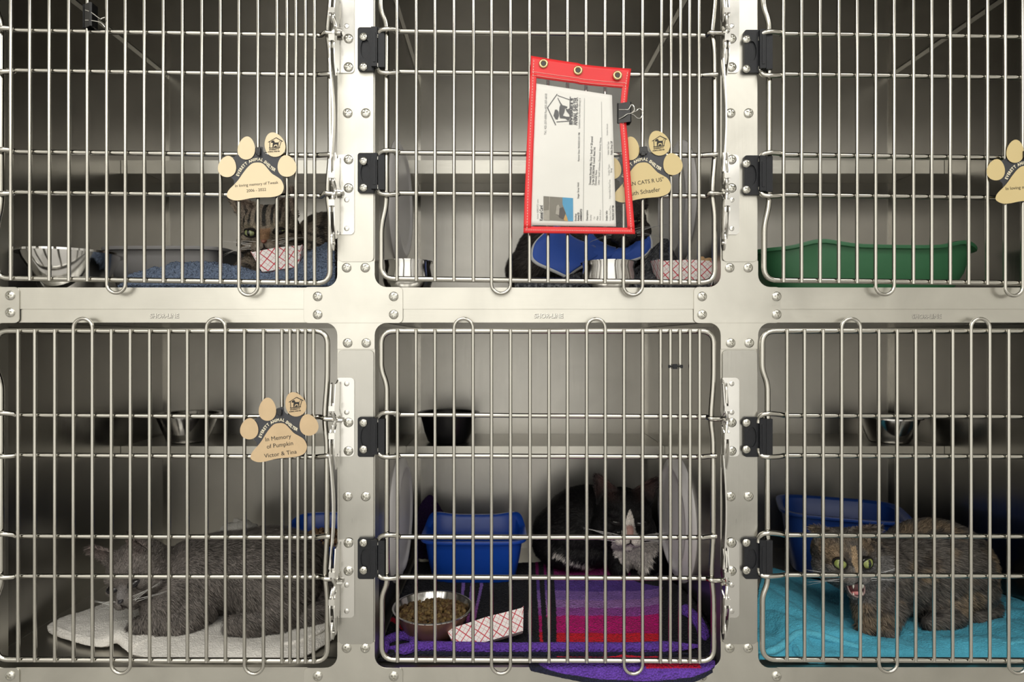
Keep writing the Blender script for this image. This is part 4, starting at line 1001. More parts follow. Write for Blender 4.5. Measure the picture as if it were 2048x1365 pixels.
for (gx, gy) in ((1087, 127), (1156, 140.5), (1235, 150.5)):
    m = MB(); n = 28; vs = []; prof = [(9.2, 0), (8.6, -1.8), (6.5, -2.6), (4.8, -1.6), (4.4, .8)]
    c = W(gx, gy, -36.5)
    for (q, h) in prof:
        for k in range(n): a = 2*math.pi*k/n; vs.append(c+Vector((q*S*math.cos(a), h*S, q*S*math.sin(a))))
    m.add(vs, [(i*n+k, i*n+(k+1) % n, (i+1)*n+(k+1) % n, (i+1)*n+k) for i in range(4) for k in range(n)])
    g = m.build('grommet', M_brass, root, True, 60)
    m = MB(); m.add([c+Vector((4.6*S*math.cos(2*math.pi*k/20), -1.0*S, 4.6*S*math.sin(2*math.pi*k/20))) for k in range(20)], [tuple(range(20))]); m.build('eyelet_hole', M_groove, g, False)
# the sheet inside
pr = empty('kennel_card', W(1145, 450, -26), 'white printed kennel card turned sideways inside the red bordered pocket', 'sheet of paper')
def PW(px, py, off=0.0):
    u = (px-1052)/(1258-1052); v = (py-125)/(467-125)
    y = -31.5-3*math.sin(u*5.0+v*2)-4*math.exp(-((v-.35)/.3)**2)*math.exp(-((u-.9)/.12)**2)+off
    return W(px, py, y)
c4 = [Vector((1067, 166, 0)), Vector((1224, 190, 0)), Vector((1232, 453, 0)), Vector((1056, 450, 0))]
m = MB(); m.grid(lambda a, b: PW(*(c4[0].lerp(c4[1], a)).lerp(c4[3].lerp(c4[2], a), b).xy, .5), 20, 30)
o = m.build('paper_sheet', M_paper, pr, True, 60, recalc=False); sd = o.modifiers.new('thick', 'SOLIDIFY'); sd.thickness = .3*S
M_gink = mat('grey_print', (.28, .28, .28), .7); M_bink = mat('black_print', (.045, .045, .05), .7)
m = MB()
def vt(txt, size, x, y0, length=None, mi=1, bold=.0, lean=0.0):   # text running upwards from (x, y0)
    vs, _ = glyphs(txt, size); wdt = max(v[0] for v in vs)-min(v[0] for v in vs); k = (length/wdt) if length else 1
    text2(m, txt, size, lambda a, b: PW(x-b+a*lean, y0-a, -.5), 'l', wscale=k, bold=bold, mi=mi)
vt('Animal: A088354721 www', 5, 1077, 438, 40, 0); vt('Kennel Card', 9, 1085.5, 441, 30, 1, .25)
vt('Tel.: 425-257-6000 Fax:425-257-6018', 6, 1092.5, 269, 82, 0, .1, .02)
vt('ANIMAL SHELTER', 12, 1154.5, 250, 55, 1, .35, .02)
vt('EVERETT', 8, 1144.5, 249, 54, 1, .6, .02)
vt('Location: Cat Room (Stray) 2', 5, 1160, 256, 60, 0, .1, .02)
vt('Review Date: 9/6/2023 5:01 PM', 5, 1159, 322, 57, 1, .05, .02); vt('Stage: Stray Hold', 5, 1158, 397, 32, 1, .05)
vt('Smokey', 5.5, 1153, 442, 15, 1, .1); vt('Animal ID', 5.5, 1158.5, 442, 17, 1, .2); vt('A0088354721', 5.5, 1164, 442, 24, 1, .2)
vt('Domestic Shorthair Mix, Gray /  Small <= 20 pound', 6, 1182, 369, 96, 1, .12, .04); vt('Ty Nbr 2575 BROWNE  Council: About 7wk', 6, 1188, 370, 76, 1, .12, .04)
vt('Declawed: None', 5.5, 1193, 370, 30, 1, .05, .04); vt('Litter: / Sired: Unknown Declawed: Altered: None', 5.5, 1199, 369, 94, 1, .0, .04)
vt('Description:', 5.5, 1176, 441, 21, 1, .1); vt('Smokey', 5, 1183, 441, 12, 0); vt('Cat', 5, 1190, 438, 5, 0); vt('Male', 5, 1196.5, 440, 8, 1); vt('Adult 6.6 yr', 5, 1202, 441, 22, 0)
vt('Intake Info:', 5.5, 1215, 441, 20, 1, .1); vt('Intake Date/Time', 5, 1222, 441, 30, 0); vt('9/6/2023 2:07 PM', 5.5, 1228, 440, 29, 1, .1)
vt('Impounded: Date/Time', 5, 1221, 397, 38, 0); vt('Intake Type:', 5, 1219.5, 350, 22, 0); vt('Stray', 5, 1224, 345, 9, 1); vt('Intake Sub-Type', 5, 1218, 309, 26, 0, .05); vt('Public Drop Off', 5.5, 1225, 309, 27, 1, .1); vt('Intake Result', 5, 1216, 270, 23, 0)
def seg(x0, y0, x1, y1, w, mi=0):
    p, q = Vector((x0, y0, 0)), Vector((x1, y1, 0)); d = (q-p).normalized(); n = Vector((-d.y, d.x, 0))*w/2; N = 8
    for i in range(N):
        a, b = p.lerp(q, i/N), p.lerp(q, (i+1)/N); m.add([PW((v).x, (v).y, -.5) for v in (a+n, b+n, b-n, a-n)], [(0, 1, 2, 3)], mi)
seg(1169, 196, 1166.5, 442, .7); seg(1203, 203, 1206, 441, .7)
seg(1114.5, 187.5, 1095, 215, 1.6, 1); seg(1095, 215, 1111.5, 250, 1.9, 1); seg(1115, 190.5, 1145, 201, 1.3, 1); seg(1113, 243.5, 1142, 241.5, 1.6, 1)
for P in ([(1119, 205), (1122, 205.5), (1125, 210), (1129, 211), (1135, 213), (1134, 216), (1130, 217), (1129, 224), (1126, 231), (1133, 233), (1138, 233), (1140, 238), (1136, 241), (1131, 237), (1120, 236), (1118, 226), (1119, 214), (1121, 208)],
          [(1110, 219), (1114, 219), (1117, 223), (1118, 231), (1115, 239), (1111, 238), (1107, 231)],
          [(1131, 217), (1136, 218), (1139, 216), (1141, 220), (1142, 236), (1138, 228), (1133, 222)],
          [(1115, 195.5), (1116, 195), (1122, 206), (1120, 207)]):
    tri = tessellate_polygon([[Vector((a, b, 0)) for a, b in P]]); m.add([PW(a, b, -.5) for a, b in P], [tuple(t) for t in tri], 1)
m.build('printed_text', [M_gink, M_bink], pr, False, recalc=False)
m = MB(); PH = {0: (.19, .175, .145), 1: (.055, .31, .55), 2: (.55, .33, .09), 3: (.33, .31, .27), 4: (.09, .08, .075)}
def quad(P, mi):
    tri = tessellate_polygon([[Vector((a, b, 0)) for a, b in P]]); m.add([PW(a, b, -.5-.35*mi) for a, b in P], [tuple(t) for t in tri], mi)
quad([(1087, 392), (1146, 396), (1146.5, 442.5), (1087, 440)], 0)
quad([(1125, 394.5), (1146, 396), (1146.5, 442.5), (1136, 442), (1131, 424), (1125, 408)], 1)
quad([(1127, 439), (1131, 428), (1134, 434), (1136, 442), (1130, 441.5)], 2)
quad([(1087, 421), (1098, 420), (1098, 440), (1087, 440)], 3); quad([(1113, 412), (1117, 409), (1122, 420), (1119, 430), (1111, 428)], 3)
quad([(1098, 392.7), (1099.5, 392.8), (1099, 441), (1097.5, 441)], 3); quad([(1119, 416), (1126, 414), (1131, 426), (1127, 438), (1118, 434)], 4)
m.build('cat_photo', [mat('photo_%d' % i, PH[i], .6, var=.2, vscale=150) for i in range(5)], pr, False, recalc=False)

# ---------------------------------------------------------------- binder clips, zip tie
def binder(label, body, handles, y):
    root = empty('binder_clip', W(*body[0], y), label, 'binder clip')
    (x0, y0), (x1, y1) = body; zt, zb = 682-y0, 682-y1
    m = MB(); r = (DU+y)/DU
    X0, X1, Zt, Zb = (x0-1000)*r, (x1-1000)*r, (682-y0)*r, (682-y1)*r
    # triangular channel: wide spine on the right, jaws meeting at the left
    prof = [(X0, y-1.2), (X1-3, y-11), (X1, y-9), (X1, y+9), (X1-3, y+11), (X0, y+1.2), (X0, y+.6), (X1-5, y+8), (X1-2, y), (X1-5, y-8), (X0, y-.6)]
    m.prism([prof], Zb, Zt, lambda a, b, w: U(a, b, w)); b = m.build('clip_body', M_bclip, root, False); mod_bevel(b, .0003, 1)
    m = MB()
    for q in (0, 1): m.tube([U(X0, y-1.6, Zt if q else Zb), U(X0, y-1.6, Zb if q else Zt)], 1.4*S, 8)
    m.build('jaw_edge', M_bclip, root, True)
    for hd in handles:
        m = MB(); m.tube(smooth_path([W(px, py, yy) for px, py, yy in hd], 6), 1.05*S, 8); m.build('wire_handle', M_latch, root, True)
binder('black binder clip gripping the right edge of the red document pocket', ((1235, 207), (1261, 247)),
       [[(1238, 219, -35), (1250, 219, -40), (1257, 218, -42), (1263, 209, -44), (1268, 214, -45), (1268, 222, -45), (1262, 226, -44), (1254, 228, -42), (1247, 233, -40), (1238, 238, -35)],
        [(1264, 223, -20), (1272, 222, -20), (1278, 217, -20), (1284, 220, -20), (1286, 227, -20), (1282, 235, -20), (1275, 236, -20), (1268, 230, -22), (1262, 228, -24)]], -32)
binder('black binder clip on a bar near the top left of the photo', ((168, 9), (190, 56)),
       [[(171, 20, -24), (182, 24, -26), (200, 37, -26), (204, 36, -26), (210, 34, -26)], [(171, 40, -24), (185, 41, -26), (200, 44, -26), (206, 49, -26), (210, 54, -26)]], -17)
m = MB(); m.tube([W(1338, 733, -21), W(1352, 732, -21.5), W(1365, 733, -21)], 1.6*S, 8); m.box(W(1346, 738, -24), W(1354, 728, -20)); m.tube([W(1365, 733, -21), W(1365, 733, -12), W(1338, 733, -12), W(1338, 733, -21)], 1.4*S, 8); m.box(W(1361, 736.5, -23), W(1365, 729.5, -20)); m.box(W(1337, 736, -23), W(1340, 730, -20))
tag(m.build('zip_tie', M_black, None, True), 'small black zip tie around two bars of the lower middle door', 'zip tie')
# ---------------------------------------------------------------- cats
class Cat:
    """one continuous coat surface: primitives in units, fused by a voxel remesh; colours and fur follow"""
    def __init__(s, label, org):
        s.root = empty('cat', V(org), label, 'cat'); s.m = MB(); s.k = 1.42; s.zoff = 0
    def e(s, c, r, M=None): s.m.ell(c, r, M, 28, 18)
    def cap(s, a, b, r0, r1, n=6):
        a, b = Vector(a), Vector(b)
        P = [a.lerp(b, i/n) for i in range(n+1)]; s.m.tube(P, [lerp(r0, r1, i/n) for i in range(n+1)], 16)
        s.m.ell(a, (r0,)*3, None, 18, 12); s.m.ell(b, (r1,)*3, None, 18, 12)
    def limb(s, pts, rad):
        P = smooth_path(pts, 6); n = len(P); R = [np.interp(i/(n-1), np.linspace(0, 1, len(rad)), rad) for i in range(n)]
        s.m.tube(P, [float(q) for q in R], 16); s.m.ell(P[0], (R[0],)*3, None, 18, 12); s.m.ell(P[-1], (R[-1],)*3, None, 18, 12)
    def head(s, c, yaw, pitch, roll, k=1.42, ears=((0, 0), (0, 0)), mouth=0, earh=46, lids=1.0):
        s.hc = Vector(c); s.k = k; s.M = Matrix.Rotation(math.radians(yaw), 3, 'Z') @ Matrix.Rotation(math.radians(pitch), 3, 'X') @ Matrix.Rotation(math.radians(roll), 3, 'Y')
        L = lambda x, y, z: s.hc+s.M @ (Vector((x, y, z))*k)
        s.L = L; K = k
        def el(x, y, z, a, b, c_): s.m.ell(L(x, y, z), (a*K, b*K, c_*K), s.M, 28, 18)
        el(0, 6, 6, 43, 42, 37)
        for q in (-1, 1):
            el(q*25, -6, -12, 23, 27, 21); el(q*9.5, -40, -17, 12.5, 12, 9.5); el(q*18, -22, 16, 12, 12, 8)
            el(q*27, -25, -3, 11, 11, 9)
            rx, ry = ears[0 if q < 0 else 1]     # ear: roll outward, pitch back
            E = Matrix.Rotation(math.radians(q*rx), 3, 'Y') @ Matrix.Rotation(math.radians(ry), 3, 'X')
            b0 = Vector((q*25, 2, 33)); vs = []; nu, nv = 10, 8
            for lay in (0, 1):
                for j in range(nv+1):
                    v = j/nv; wd = 21*(1-v)**.75*(1-.05*v)+1.2
                    for i in range(nu+1):
                        u = i/nu*2-1
                        p = Vector((u*wd+q*4*v, 11*(1-u*u)*(1-v*.7)+(4.0 if lay else 0)-5, v*earh-6)); p = b0+E @ p
                        p = Matrix.Rotation(math.radians(q*14), 3, 'Y') @ p if False else p
                        vs.append(L(*p))
            N = (nu+1)*(nv+1); fs = []
            for j in range(nv):
                for i in range(nu):
                    a = j*(nu+1)+i; fs.append((a, a+1, a+nu+2, a+nu+1)); fs.append((a+N, a+nu+1+N, a+nu+2+N, a+1+N))
            for j in range(nv):
                a = j*(nu+1); fs.append((a, a+nu+1, a+nu+1+N, a+N)); a = a+nu; fs.append((a, a+N, a+nu+1+N, a+nu+1))
            for i in range(nu):
                a = i; fs.append((a, a+N, a+1+N, a+1)); a = nv*(nu+1)+i; fs.append((a, a+1, a+1+N, a+N))
            s.m.add(vs, fs)
        el(0, -30, -5, 10, 20, 12); el(0, -34, -29-mouth, 10, 11, 7)
        if mouth: el(0, -26, -24-mouth*.5, 14, 14, 10)
    def body(s, color, voxel=3.2, smooth=5):
        m = s.m; me = bpy.data.meshes.new('cat_raw'); me.from_pydata([tuple(V(p)) for p in m.v], [], m.f); me.update()
        bm = bmesh.new(); bm.from_mesh(me); bmesh.ops.recalc_face_normals(bm, faces=bm.faces); bm.to_mesh(me); bm.free()
        o = bpy.data.objects.new('tmp', me); COL.objects.link(o)
        r = o.modifiers.new('r', 'REMESH'); r.mode = 'VOXEL'; r.voxel_size = voxel*S; r.use_smooth_shade = True
        q = o.modifiers.new('s', 'SMOOTH'); q.factor = .5; q.iterations = smooth
        dg = bpy.context.evaluated_depsgraph_get(); me2 = bpy.data.meshes.new_from_object(o.evaluated_get(dg)); bpy.data.objects.remove(o); bpy.data.meshes.remove(me)
        n = len(me2.vertices); P = np.zeros(n*3); me2.vertices.foreach_get('co', P); P = P.reshape(-1, 3); P[:, 2] -= ZC; P /= S
        ci = int(np.argmin([abs((a+b)/2-P[:, 0].mean()) for a, b in COLS])); s.x0, s.x1 = COLS[ci][0]+3, COLS[ci][1]-3
        s.zf = (ZU if P[:, 2].mean() > 0 else ZL)+9.5; P[:, 0] = np.clip(P[:, 0], s.x0, s.x1); P[:, 2] = np.maximum(P[:, 2], s.zf)
        Q = P*S; Q[:, 2] += ZC; me2.vertices.foreach_set('co', Q.ravel()); me2.update()
        s.color = color; set_col(me2, color(s, P)*.8)
        me2.name = 'cat_body'; s.bo = link('body', me2, M_skin, s.root, True, 180, origin=wloc(s.root)); s.P = P; s.me = me2
        s.bo.location = (0, 0, 0)
        return s.bo
    def loc(s, P):   # head-local coordinates in mm of the head design
        H = (np.asarray(P)-np.array(s.hc))@np.array(s.M)/s.k; return H
    def fur(s, n, length, width=1.0, seed=0, head_len=.38, flow=None, lift=.42, keep=None):
        me = s.me; nf = len(me.polygons); me.calc_loop_triangles(); nt = len(me.loop_triangles)
        tv = np.zeros(nt*3, dtype=np.int32); me.loop_triangles.foreach_get('vertices', tv); tv = tv.reshape(-1, 3)
        A, B, C = s.P[tv[:, 0]], s.P[tv[:, 1]], s.P[tv[:, 2]]; cr = np.cross(B-A, C-A); ar = np.linalg.norm(cr, axis=1)
        vn = np.zeros(len(me.vertices)*3); me.vertices.foreach_get('normal', vn); vn = vn.reshape(-1, 3)
        r = np.random.default_rng(seed)
        H = s.loc((A+B+C)/3); near = np.linalg.norm(H, axis=1) < 75
        wgt = ar*np.where(near, 1.9, 1.0); 
        idx = r.choice(nt, n, p=wgt/wgt.sum()); a = np.sqrt(r.random(n)); b = r.random(n)
        w0, w1, w2 = (1-a)[:, None], (a*(1-b))[:, None], (a*b)[:, None]
        P = A[idx]*w0+B[idx]*w1+C[idx]*w2; N = vn[tv[idx, 0]]*w0+vn[tv[idx, 1]]*w1+vn[tv[idx, 2]]*w2
        N /= np.linalg.norm(N, axis=1)[:, None]+1e-9
        Hh = s.loc(P); hd = np.linalg.norm(Hh, axis=1)
        hw = 1-sstep(52, 82, hd)
        # growth direction: away from the nose on the head, away from the head on the body
        nose = np.array(s.L(0, -52, -8)); F1 = P-nose; F1 /= np.linalg.norm(F1, axis=1)[:, None]+1e-9
        F2 = (P-np.array(s.hc)); F2 /= np.linalg.norm(F2, axis=1)[:, None]+1e-9; F2 = F2+np.array([0, 0, -.55])
        if flow is not None: F2 = flow(P, F2)
        F = F1*hw[:, None]+F2*(1-hw)[:, None]
        w = np.stack([vnoise(P, .035, seed+k, 2)-.5 for k in range(3)], 1); F = F+w*1.3*(1-.7*hw)[:, None]
        F -= N*(F*N).sum(1)[:, None]; F /= np.linalg.norm(F, axis=1)[:, None]+1e-9
        D = F+N*(lift+.25*r.random(n))[:, None]+r.normal(0, .13, (n, 3)); D /= np.linalg.norm(D, axis=1)[:, None]
        Lg = length*(1-(1-head_len)*hw)*(.65+.6*r.random(n))
        face = np.exp(-((Hh[:, 0]/30)**2+((Hh[:, 1]+45)/22)**2+((Hh[:, 2]+2)/30)**2)); Lg *= (1-.62*face)
        ok = np.ones(n, bool)
        for q in (-1, 1):
            d = np.sqrt(((Hh[:, 0]-q*s.eyx)/1.25)**2+((Hh[:, 2]-s.eyz)/s.eyo)**2); ok &= ~((d < 7.2) & (Hh[:, 1] < -15))
        ok &= ~((np.abs(Hh[:, 0]) < 5) & (Hh[:, 1] < -44) & (Hh[:, 2] > -14) & (Hh[:, 2] < -3))
        if keep is not None: ok &= keep(P, Hh)
        P, N, D, Lg, F = P[ok], N[ok], D[ok], Lg[ok], F[ok]; n = len(P)
        Wd = np.cross(D, N); Wd /= np.linalg.norm(Wd, axis=1)[:, None]+1e-9; wd = (width*(.7+.6*r.random(n)))[:, None]*Wd
        droop = -N*.22; P0 = P-N*1.5; P1 = P+D*Lg[:, None]*.5; P2 = P+(D+droop)*Lg[:, None]
        for q in (P0, P1, P2): q[:, 0] = np.clip(q[:, 0], s.x0-2, s.x1+2); q[:, 2] = np.maximum(q[:, 2], s.zf-.5)
        Vt = np.stack([P0-wd*.6, P0+wd*.6, P1+wd*.5, P1-wd*.5, P2], 1).reshape(-1, 3)*S; Vt[:, 2] += ZC
        o0 = np.array(wloc(s.root)); Vt -= o0
        base = np.arange(n)*5
        loops = np.concatenate([np.stack([base, base+1, base+2, base+3], 1), np.stack([base+3, base+2, base+4], 1)], 1).ravel()
        fm = bpy.data.meshes.new('cat_fur'); fm.vertices.add(n*5); fm.vertices.foreach_set('co', Vt.ravel())
        fm.loops.add(n*7); fm.loops.foreach_set('vertex_index', loops.astype(np.int32))
        fm.polygons.add(n*2); ls = np.zeros(n*2, dtype=np.int32); ls[0::2] = np.arange(n)*7; ls[1::2] = np.arange(n)*7+4; fm.polygons.foreach_set('loop_start', ls)
        fm.polygons.foreach_set('use_smooth', np.ones(n*2, bool)); fm.update(); fm.validate()
        c = s.color(s, P)*(.4+1.1*r.random(n)+.5*(vnoise(P*np.array([1, 1, 1]), .16, seed+31, 2)-.5))[:, None]; tip = np.repeat(c[:, None, :], 5, 1); tip[:, 0:2] *= .6; tip[:, 4] *= 1.15; tip[:, 2:4] *= 1.0
        set_col(fm, tip.reshape(-1, 3))
        nn = N*.65+D*.25+r.normal(0, .22, (n, 3)); nn /= np.linalg.norm(nn, axis=1)[:, None]
        fm.normals_split_custom_set_from_vertices(np.repeat(nn, 5, 0).tolist())
        o = link('fur', fm, M_fur, None, False); o.parent = s.root; return o
    def eyes(s, iris, x=18.5, y=-30.5, z=4.5, r=10.2, slit=.30, open_=(1, 1), look=(0, 0)):
        s.eyx, s.eyz = x, z; s.eyo = .9*max(open_)
        for q in (-1, 1):
            op = open_[0 if q < 0 else 1]
            m = MB(); m.ell((0, 0, 0), (r, r, r), Matrix.Rotation(math.radians(90), 3, 'X'), 48, 40)
            me = m.mesh('eye', True); P = np.array([v.co[:] for v in me.vertices])/r
            lx, lz = P[:, 0]-look[0], P[:, 2]-look[1]
            rad = np.sqrt(lx**2+lz**2); pup = (lx/slit)**2+(lz/.62)**2
            C = np.tile(np.array(iris), (len(P), 1)); C = mix(C, np.array(iris)*1.7+.02, sstep(.6, .2, rad))
            C[rad > .80] = (.012, .010, .008); C[pup < 1] = (.002, .002, .002)
            lid = np.abs(P[:, 2]) > op*.86; C[lid] = (.012, .011, .011)
            set_col(me, C)
            T = Matrix.Translation(V(s.L(q*x, y, z))) @ (s.M.to_4x4()) @ Matrix.Rotation(math.radians(q*16), 4, 'Z') @ Matrix.Diagonal((s.k*S*1.05, s.k*S, s.k*S*(.55+.45*op), 1)); me.transform(T)
            link('eye', me, M_eye, s.root, True, 180, origin=V(s.L(q*x, y, z)))
            # eyelids: dark rimmed ring
            m = MB(); pts = []
            for i in range(24):
                a = 2*math.pi*i/24; ex = 9.9*math.cos(a); ez = 8.3*op*math.sin(a)+(1.2*math.cos(a)*q)
                yy = y-math.sqrt(max(0, r*r-ex*ex*.9-ez*ez*.8))*1.0-.3
                p = Vector((ex, yy-y, ez)); p = Matrix.Rotation(math.radians(q*16), 3, 'Z') @ p; pts.append(V(s.L(q*x+p.x, y+p.y, z+p.z)))
            m.tube(pts, 1.15*s.k*S, 8, closed=True); me = m.mesh('eyelid'); set_col(me, np.tile(s.rim, (len(me.vertices), 1))); link('eyelid', me, M_skin, s.root, True, 180)
    def nose(s, col, mouth_col=(.02, .014, .014), whisk=(.6, .6, .58), wl=1.0, wn=7):
        m = MB(); L = lambda x, y, z: V(s.L(x, y, z))
        P = [(-5.6, -50.2, -6.2), (0, -52.2, -5.4), (5.6, -50.2, -6.2), (3.8, -51.8, -10.0), (0, -52.6, -12.4), (-3.8, -51.8, -10.0), (0, -54.2, -8.2)]
        m.add([L(*p) for p in P]+[L(p[0]*.9, p[1]+9, p[2]) for p in P[:6]], [(0, 1, 6), (1, 2, 6), (2, 3, 6), (3, 4, 6), (4, 5, 6), (5, 0, 6)]+[(i, 7+i, 7+(i+1) % 6, (i+1) % 6) for i in range(6)])
        me = m.mesh('nose'); set_col(me, np.tile(col, (len(me.vertices), 1))); o = link('nose', me, attr_mat('nose_leather', .4, 0, .5) if 'nose_leather' not in bpy.data.materials else bpy.data.materials['nose_leather'], s.root, True, 180)
        sd = o.modifiers.new('sub', 'SUBSURF'); sd.levels = 2; sd.render_levels = 2
        m = MB()
        for q in (-1, 1): m.tube(smooth_path([L(0, -52.3, -12), L(0, -51.8, -16.5), L(q*5, -50.2, -20), L(q*12, -46, -20.5), L(q*17, -39, -18)], 5), .8*s.k*S, 6)
        me = m.mesh('mouth_line'); set_col(me, np.tile(mouth_col, (len(me.vertices), 1))); s.mo = link('mouth_line', me, M_skin, s.root, True, 180)
        m = MB(); r = random.Random(int(abs(s.hc.x)))
        for q in (-1, 1):
            for i in range(wn):
                a = (i/(wn-1)-.5); b = Vector((q*(11+2*(i % 3)), -47+1.5*(i % 3), -15+3.5*(i % 4)-4)); ln = (44+r.random()*16)*wl
                t = b+Vector((q*ln*.95, 8+ln*.10, -a*ln*.55)); mid = (b+t)/2+Vector((0, -7, 5))
                pts = [b*(1-u)**2+mid*2*u*(1-u)+t*u*u for u in [j/8 for j in range(9)]]
                m.tube([L(*p) for p in pts], [.42*s.k*S*(1-.8*j/8) for j in range(9)], 5)
        me = m.mesh('whiskers'); set_col(me, np.tile(whisk, (len(me.vertices), 1))); link('whiskers', me, M_fur, s.root, True, 180)
def earmask(H):     # inside of the ears, 0..1
    return np.exp(-(((np.abs(H[:, 0])-30)/13)**2))*sstep(26, 40, H[:, 2])*(1-sstep(-2, 7, H[:, 1]-.12*(H[:, 2]-30)))

# grey cat, lower left
def col_grey(s, P):
    H = s.loc(P); n = vnoise(P, .02, 1, 3); C = np.tile(np.array([.165, .146, .133]), (len(P), 1))*(.8+.45*n)[:, None]
    rip = np.sin(P[:, 0]*.055+P[:, 2]*.19+vnoise(P, .018, 5, 2)*14); C *= (1+.13*rip*sstep(60, 110, np.linalg.norm(H, axis=1)))[:, None]
    hd = np.linalg.norm(H, axis=1) < 66
    C[hd] *= 1.12; C = mix(C, (.32, .31, .32), np.exp(-((H[:, 0]/8)**2+((H[:, 2]+2)/10)**2))*(H[:, 1] < -35)*.6)
    C = mix(C, (.22, .15, .14), earmask(H)*.5); return C
g = Cat('grey cat lying on a white towel with its head turned to the left', Wu(450, 1230, 230))
B = ZL+10
def at(px, y, z): return Vector(((px-1000)*(DU+y)/DU, y, z))
g.e(at(530, 250, B+94), (150, 118, 96)); g.e(at(430, 240, B+88), (140, 104, 88)); g.e(at(372, 215, B+76), (90, 88, 78))
g.e(at(548, 190, B+78), (104, 86, 80)); g.e(at(592, 255, B+76), (82, 96, 78)); g.e(at(470, 320, B+80), (140, 80, 80))
g.e(at(345, 170, B+50), (66, 66, 52)); g.limb([at(350, 165, B+56), at(325, 130, B+34), at(290, 112, B+22), at(275, 108, B+20)], (42, 34, 24, 20))
g.limb([at(400, 160, B+46), at(370, 125, B+26), at(330, 112, B+20), at(312, 108, B+20)], (42, 32, 24, 20))
g.limb([at(560, 150, B+46), at(520, 125, B+28), at(470, 118, B+22)], (54, 34, 24))
g.limb([at(625, 260, B+50), at(655, 215, B+34), at(645, 165, B+28), at(605, 140, B+24)], (42, 34, 28, 20))
hc = Wu(276, 1144, 150)
g.cap(hc+Vector((20, 30, -10)), at(350, 210, B+84), 58, 74)
g.head(hc, -5, 24, -19, 1.48, ((20, 8), (6, 8)), earh=44)
g.rim = (.03, .028, .03)
g.eyes((.10, .10, .07), open_=(.13, .15), z=3.5, y=-28.5)
g.body(col_grey); g.nose((.035, .032, .036), wl=1.0)
g.fur(95000, 17, 1.0, 11, flow=lambda P, F: F+np.array([.5, -.1, -.35]))
# tuxedo, lower middle
def col_tux(s, P):
    H = s.loc(P); C = np.tile(np.array([.0105, .0095, .010]), (len(P), 1))*(.8+.5*vnoise(P, .03, 2, 3))[:, None]
    wht = np.array([.85, .79, .73]); x, y, z = H[:, 0], H[:, 1], H[:, 2]; f = y < -18
    blaze = (np.abs(x-1) < np.interp(z, [-12, 0, 14, 24], [13, 8.5, 5, .5])) & f & (z > -14) & (z < 24)
    muz = ((x/22)**2+((z+21)/15)**2 < 1) & (y < -18)
    C[blaze | muz] = wht
    C[(np.abs(x) < 5) & (z > -9) & (z < 5) & (y < -40)] = (.55, .33, .29)
    ch = s.chest; d = np.sqrt(((P[:, 0]-ch[0])/(62+.35*(P[:, 2]-ch[2])))**2+((P[:, 2]-ch[2])/72)**2)+(vnoise(P, .08, 9, 2)-.5)*.35
    k = (d < 1) & (P[:, 1] < ch[1]+60) & ((z < -26) | (np.linalg.norm(H, axis=1) > 56)) & (P[:, 2] > ch[2]-64); C[k] = wht*.92
    lf = s.flank; k = np.abs((P[:, 2]-lf[2])+(P[:, 0]-lf[0])*.42-(vnoise(P, .05, 4)-.5)*10) < 6
    k &= (np.abs(P[:, 0]-lf[0]) < 60) & (P[:, 1] < lf[1]+70); C[k] = wht*.7
    return mix(C, (.16, .09, .08), earmask(H)*.7)
t = Cat('black and white cat crouching with closed eyes on the striped towel', Wu(1210, 1120, 440))
B = ZL+13
t.chest = at(1268, 470, B+76); t.flank = at(1150, 480, B+36)
t.e(at(1178, 560, B+112), (132, 112, 104)); t.e(at(1150, 560, B+88), (120, 112, 84)); t.e(at(1235, 545, B+96), (104, 96, 92))
t.e(at(1150, 500, B+48), (104, 58, 46)); t.e(at(1268, 510, B+66), (84, 62, 64)); t.e(at(1125, 540, B+56), (84, 84, 54)); t.e(at(1300, 530, B+50), (60, 66, 54))
t.limb([at(1240, 490, B+50), at(1238, 462, B+20), at(1238, 452, B+16)], (44, 28, 20)); t.limb([at(1296, 495, B+50), at(1294, 464, B+20), at(1292, 454, B+16)], (44, 28, 20))
hc = Wu(1246, 1036, 452)
t.cap(hc+Vector((-6, 34, -26)), at(1240, 540, B+105), 72, 88)
t.head(hc, 2, 6, 3, 1.80, ((26, 0), (30, 0)), earh=44)
t.rim = (.016, .014, .014)
t.eyes((.012, .012, .010), open_=(.08, .08), r=9.0, z=5, y=-27.5)
t.body(col_tux); t.nose((.58, .27, .25), whisk=(.8, .78, .76), wl=1.0, wn=8)
t.fur(80000, 15, 1.0, 12)
# tortoiseshell, lower right
def col_tort(s, P):
    H = s.loc(P); n = vnoise(P, .022, 3, 3); n2 = vnoise(P, .06, 8, 3)
    C = np.tile(np.array([.125, .112, .100]), (len(P), 1)); C = mix(C, (.26, .19, .12), sstep(.50, .68, n)*.75); C = mix(C, (.040, .036, .035), sstep(.52, .70, n2)*.85)
    hd = np.linalg.norm(H, axis=1) < 70
    C = mix(C, (.18, .175, .175), (hd & (H[:, 2] < 2))*.7)
    x, y, z = H[:, 0], H[:, 1], H[:, 2]
    C = mix(C, (.46, .33, .20), ((np.abs(x-1-.1*z) < 4.2) & (z > -4) & (z < 27) & (y < -20))*.85)
    C = mix(C, (.42, .30, .19), np.exp(-(((x+27)/11)**2+((z-17)/8)**2))*(y < -8)*.8)
    C = mix(C, (.35, .30, .25), np.exp(-(((x+17)/15)**2+((z+3)/4)**2))*(y < -25)*.5)
    C = mix(C, (.26, .25, .24), ((x/15)**2+((z+16)/8)**2 < 1)*(y < -38)*.5)
    return mix(C, (.22, .16, .12), earmask(H)*.5)
t = Cat('dark tortoiseshell cat hissing with open mouth on a turquoise towel', Wu(1820, 1230, 200))
B = ZL+14
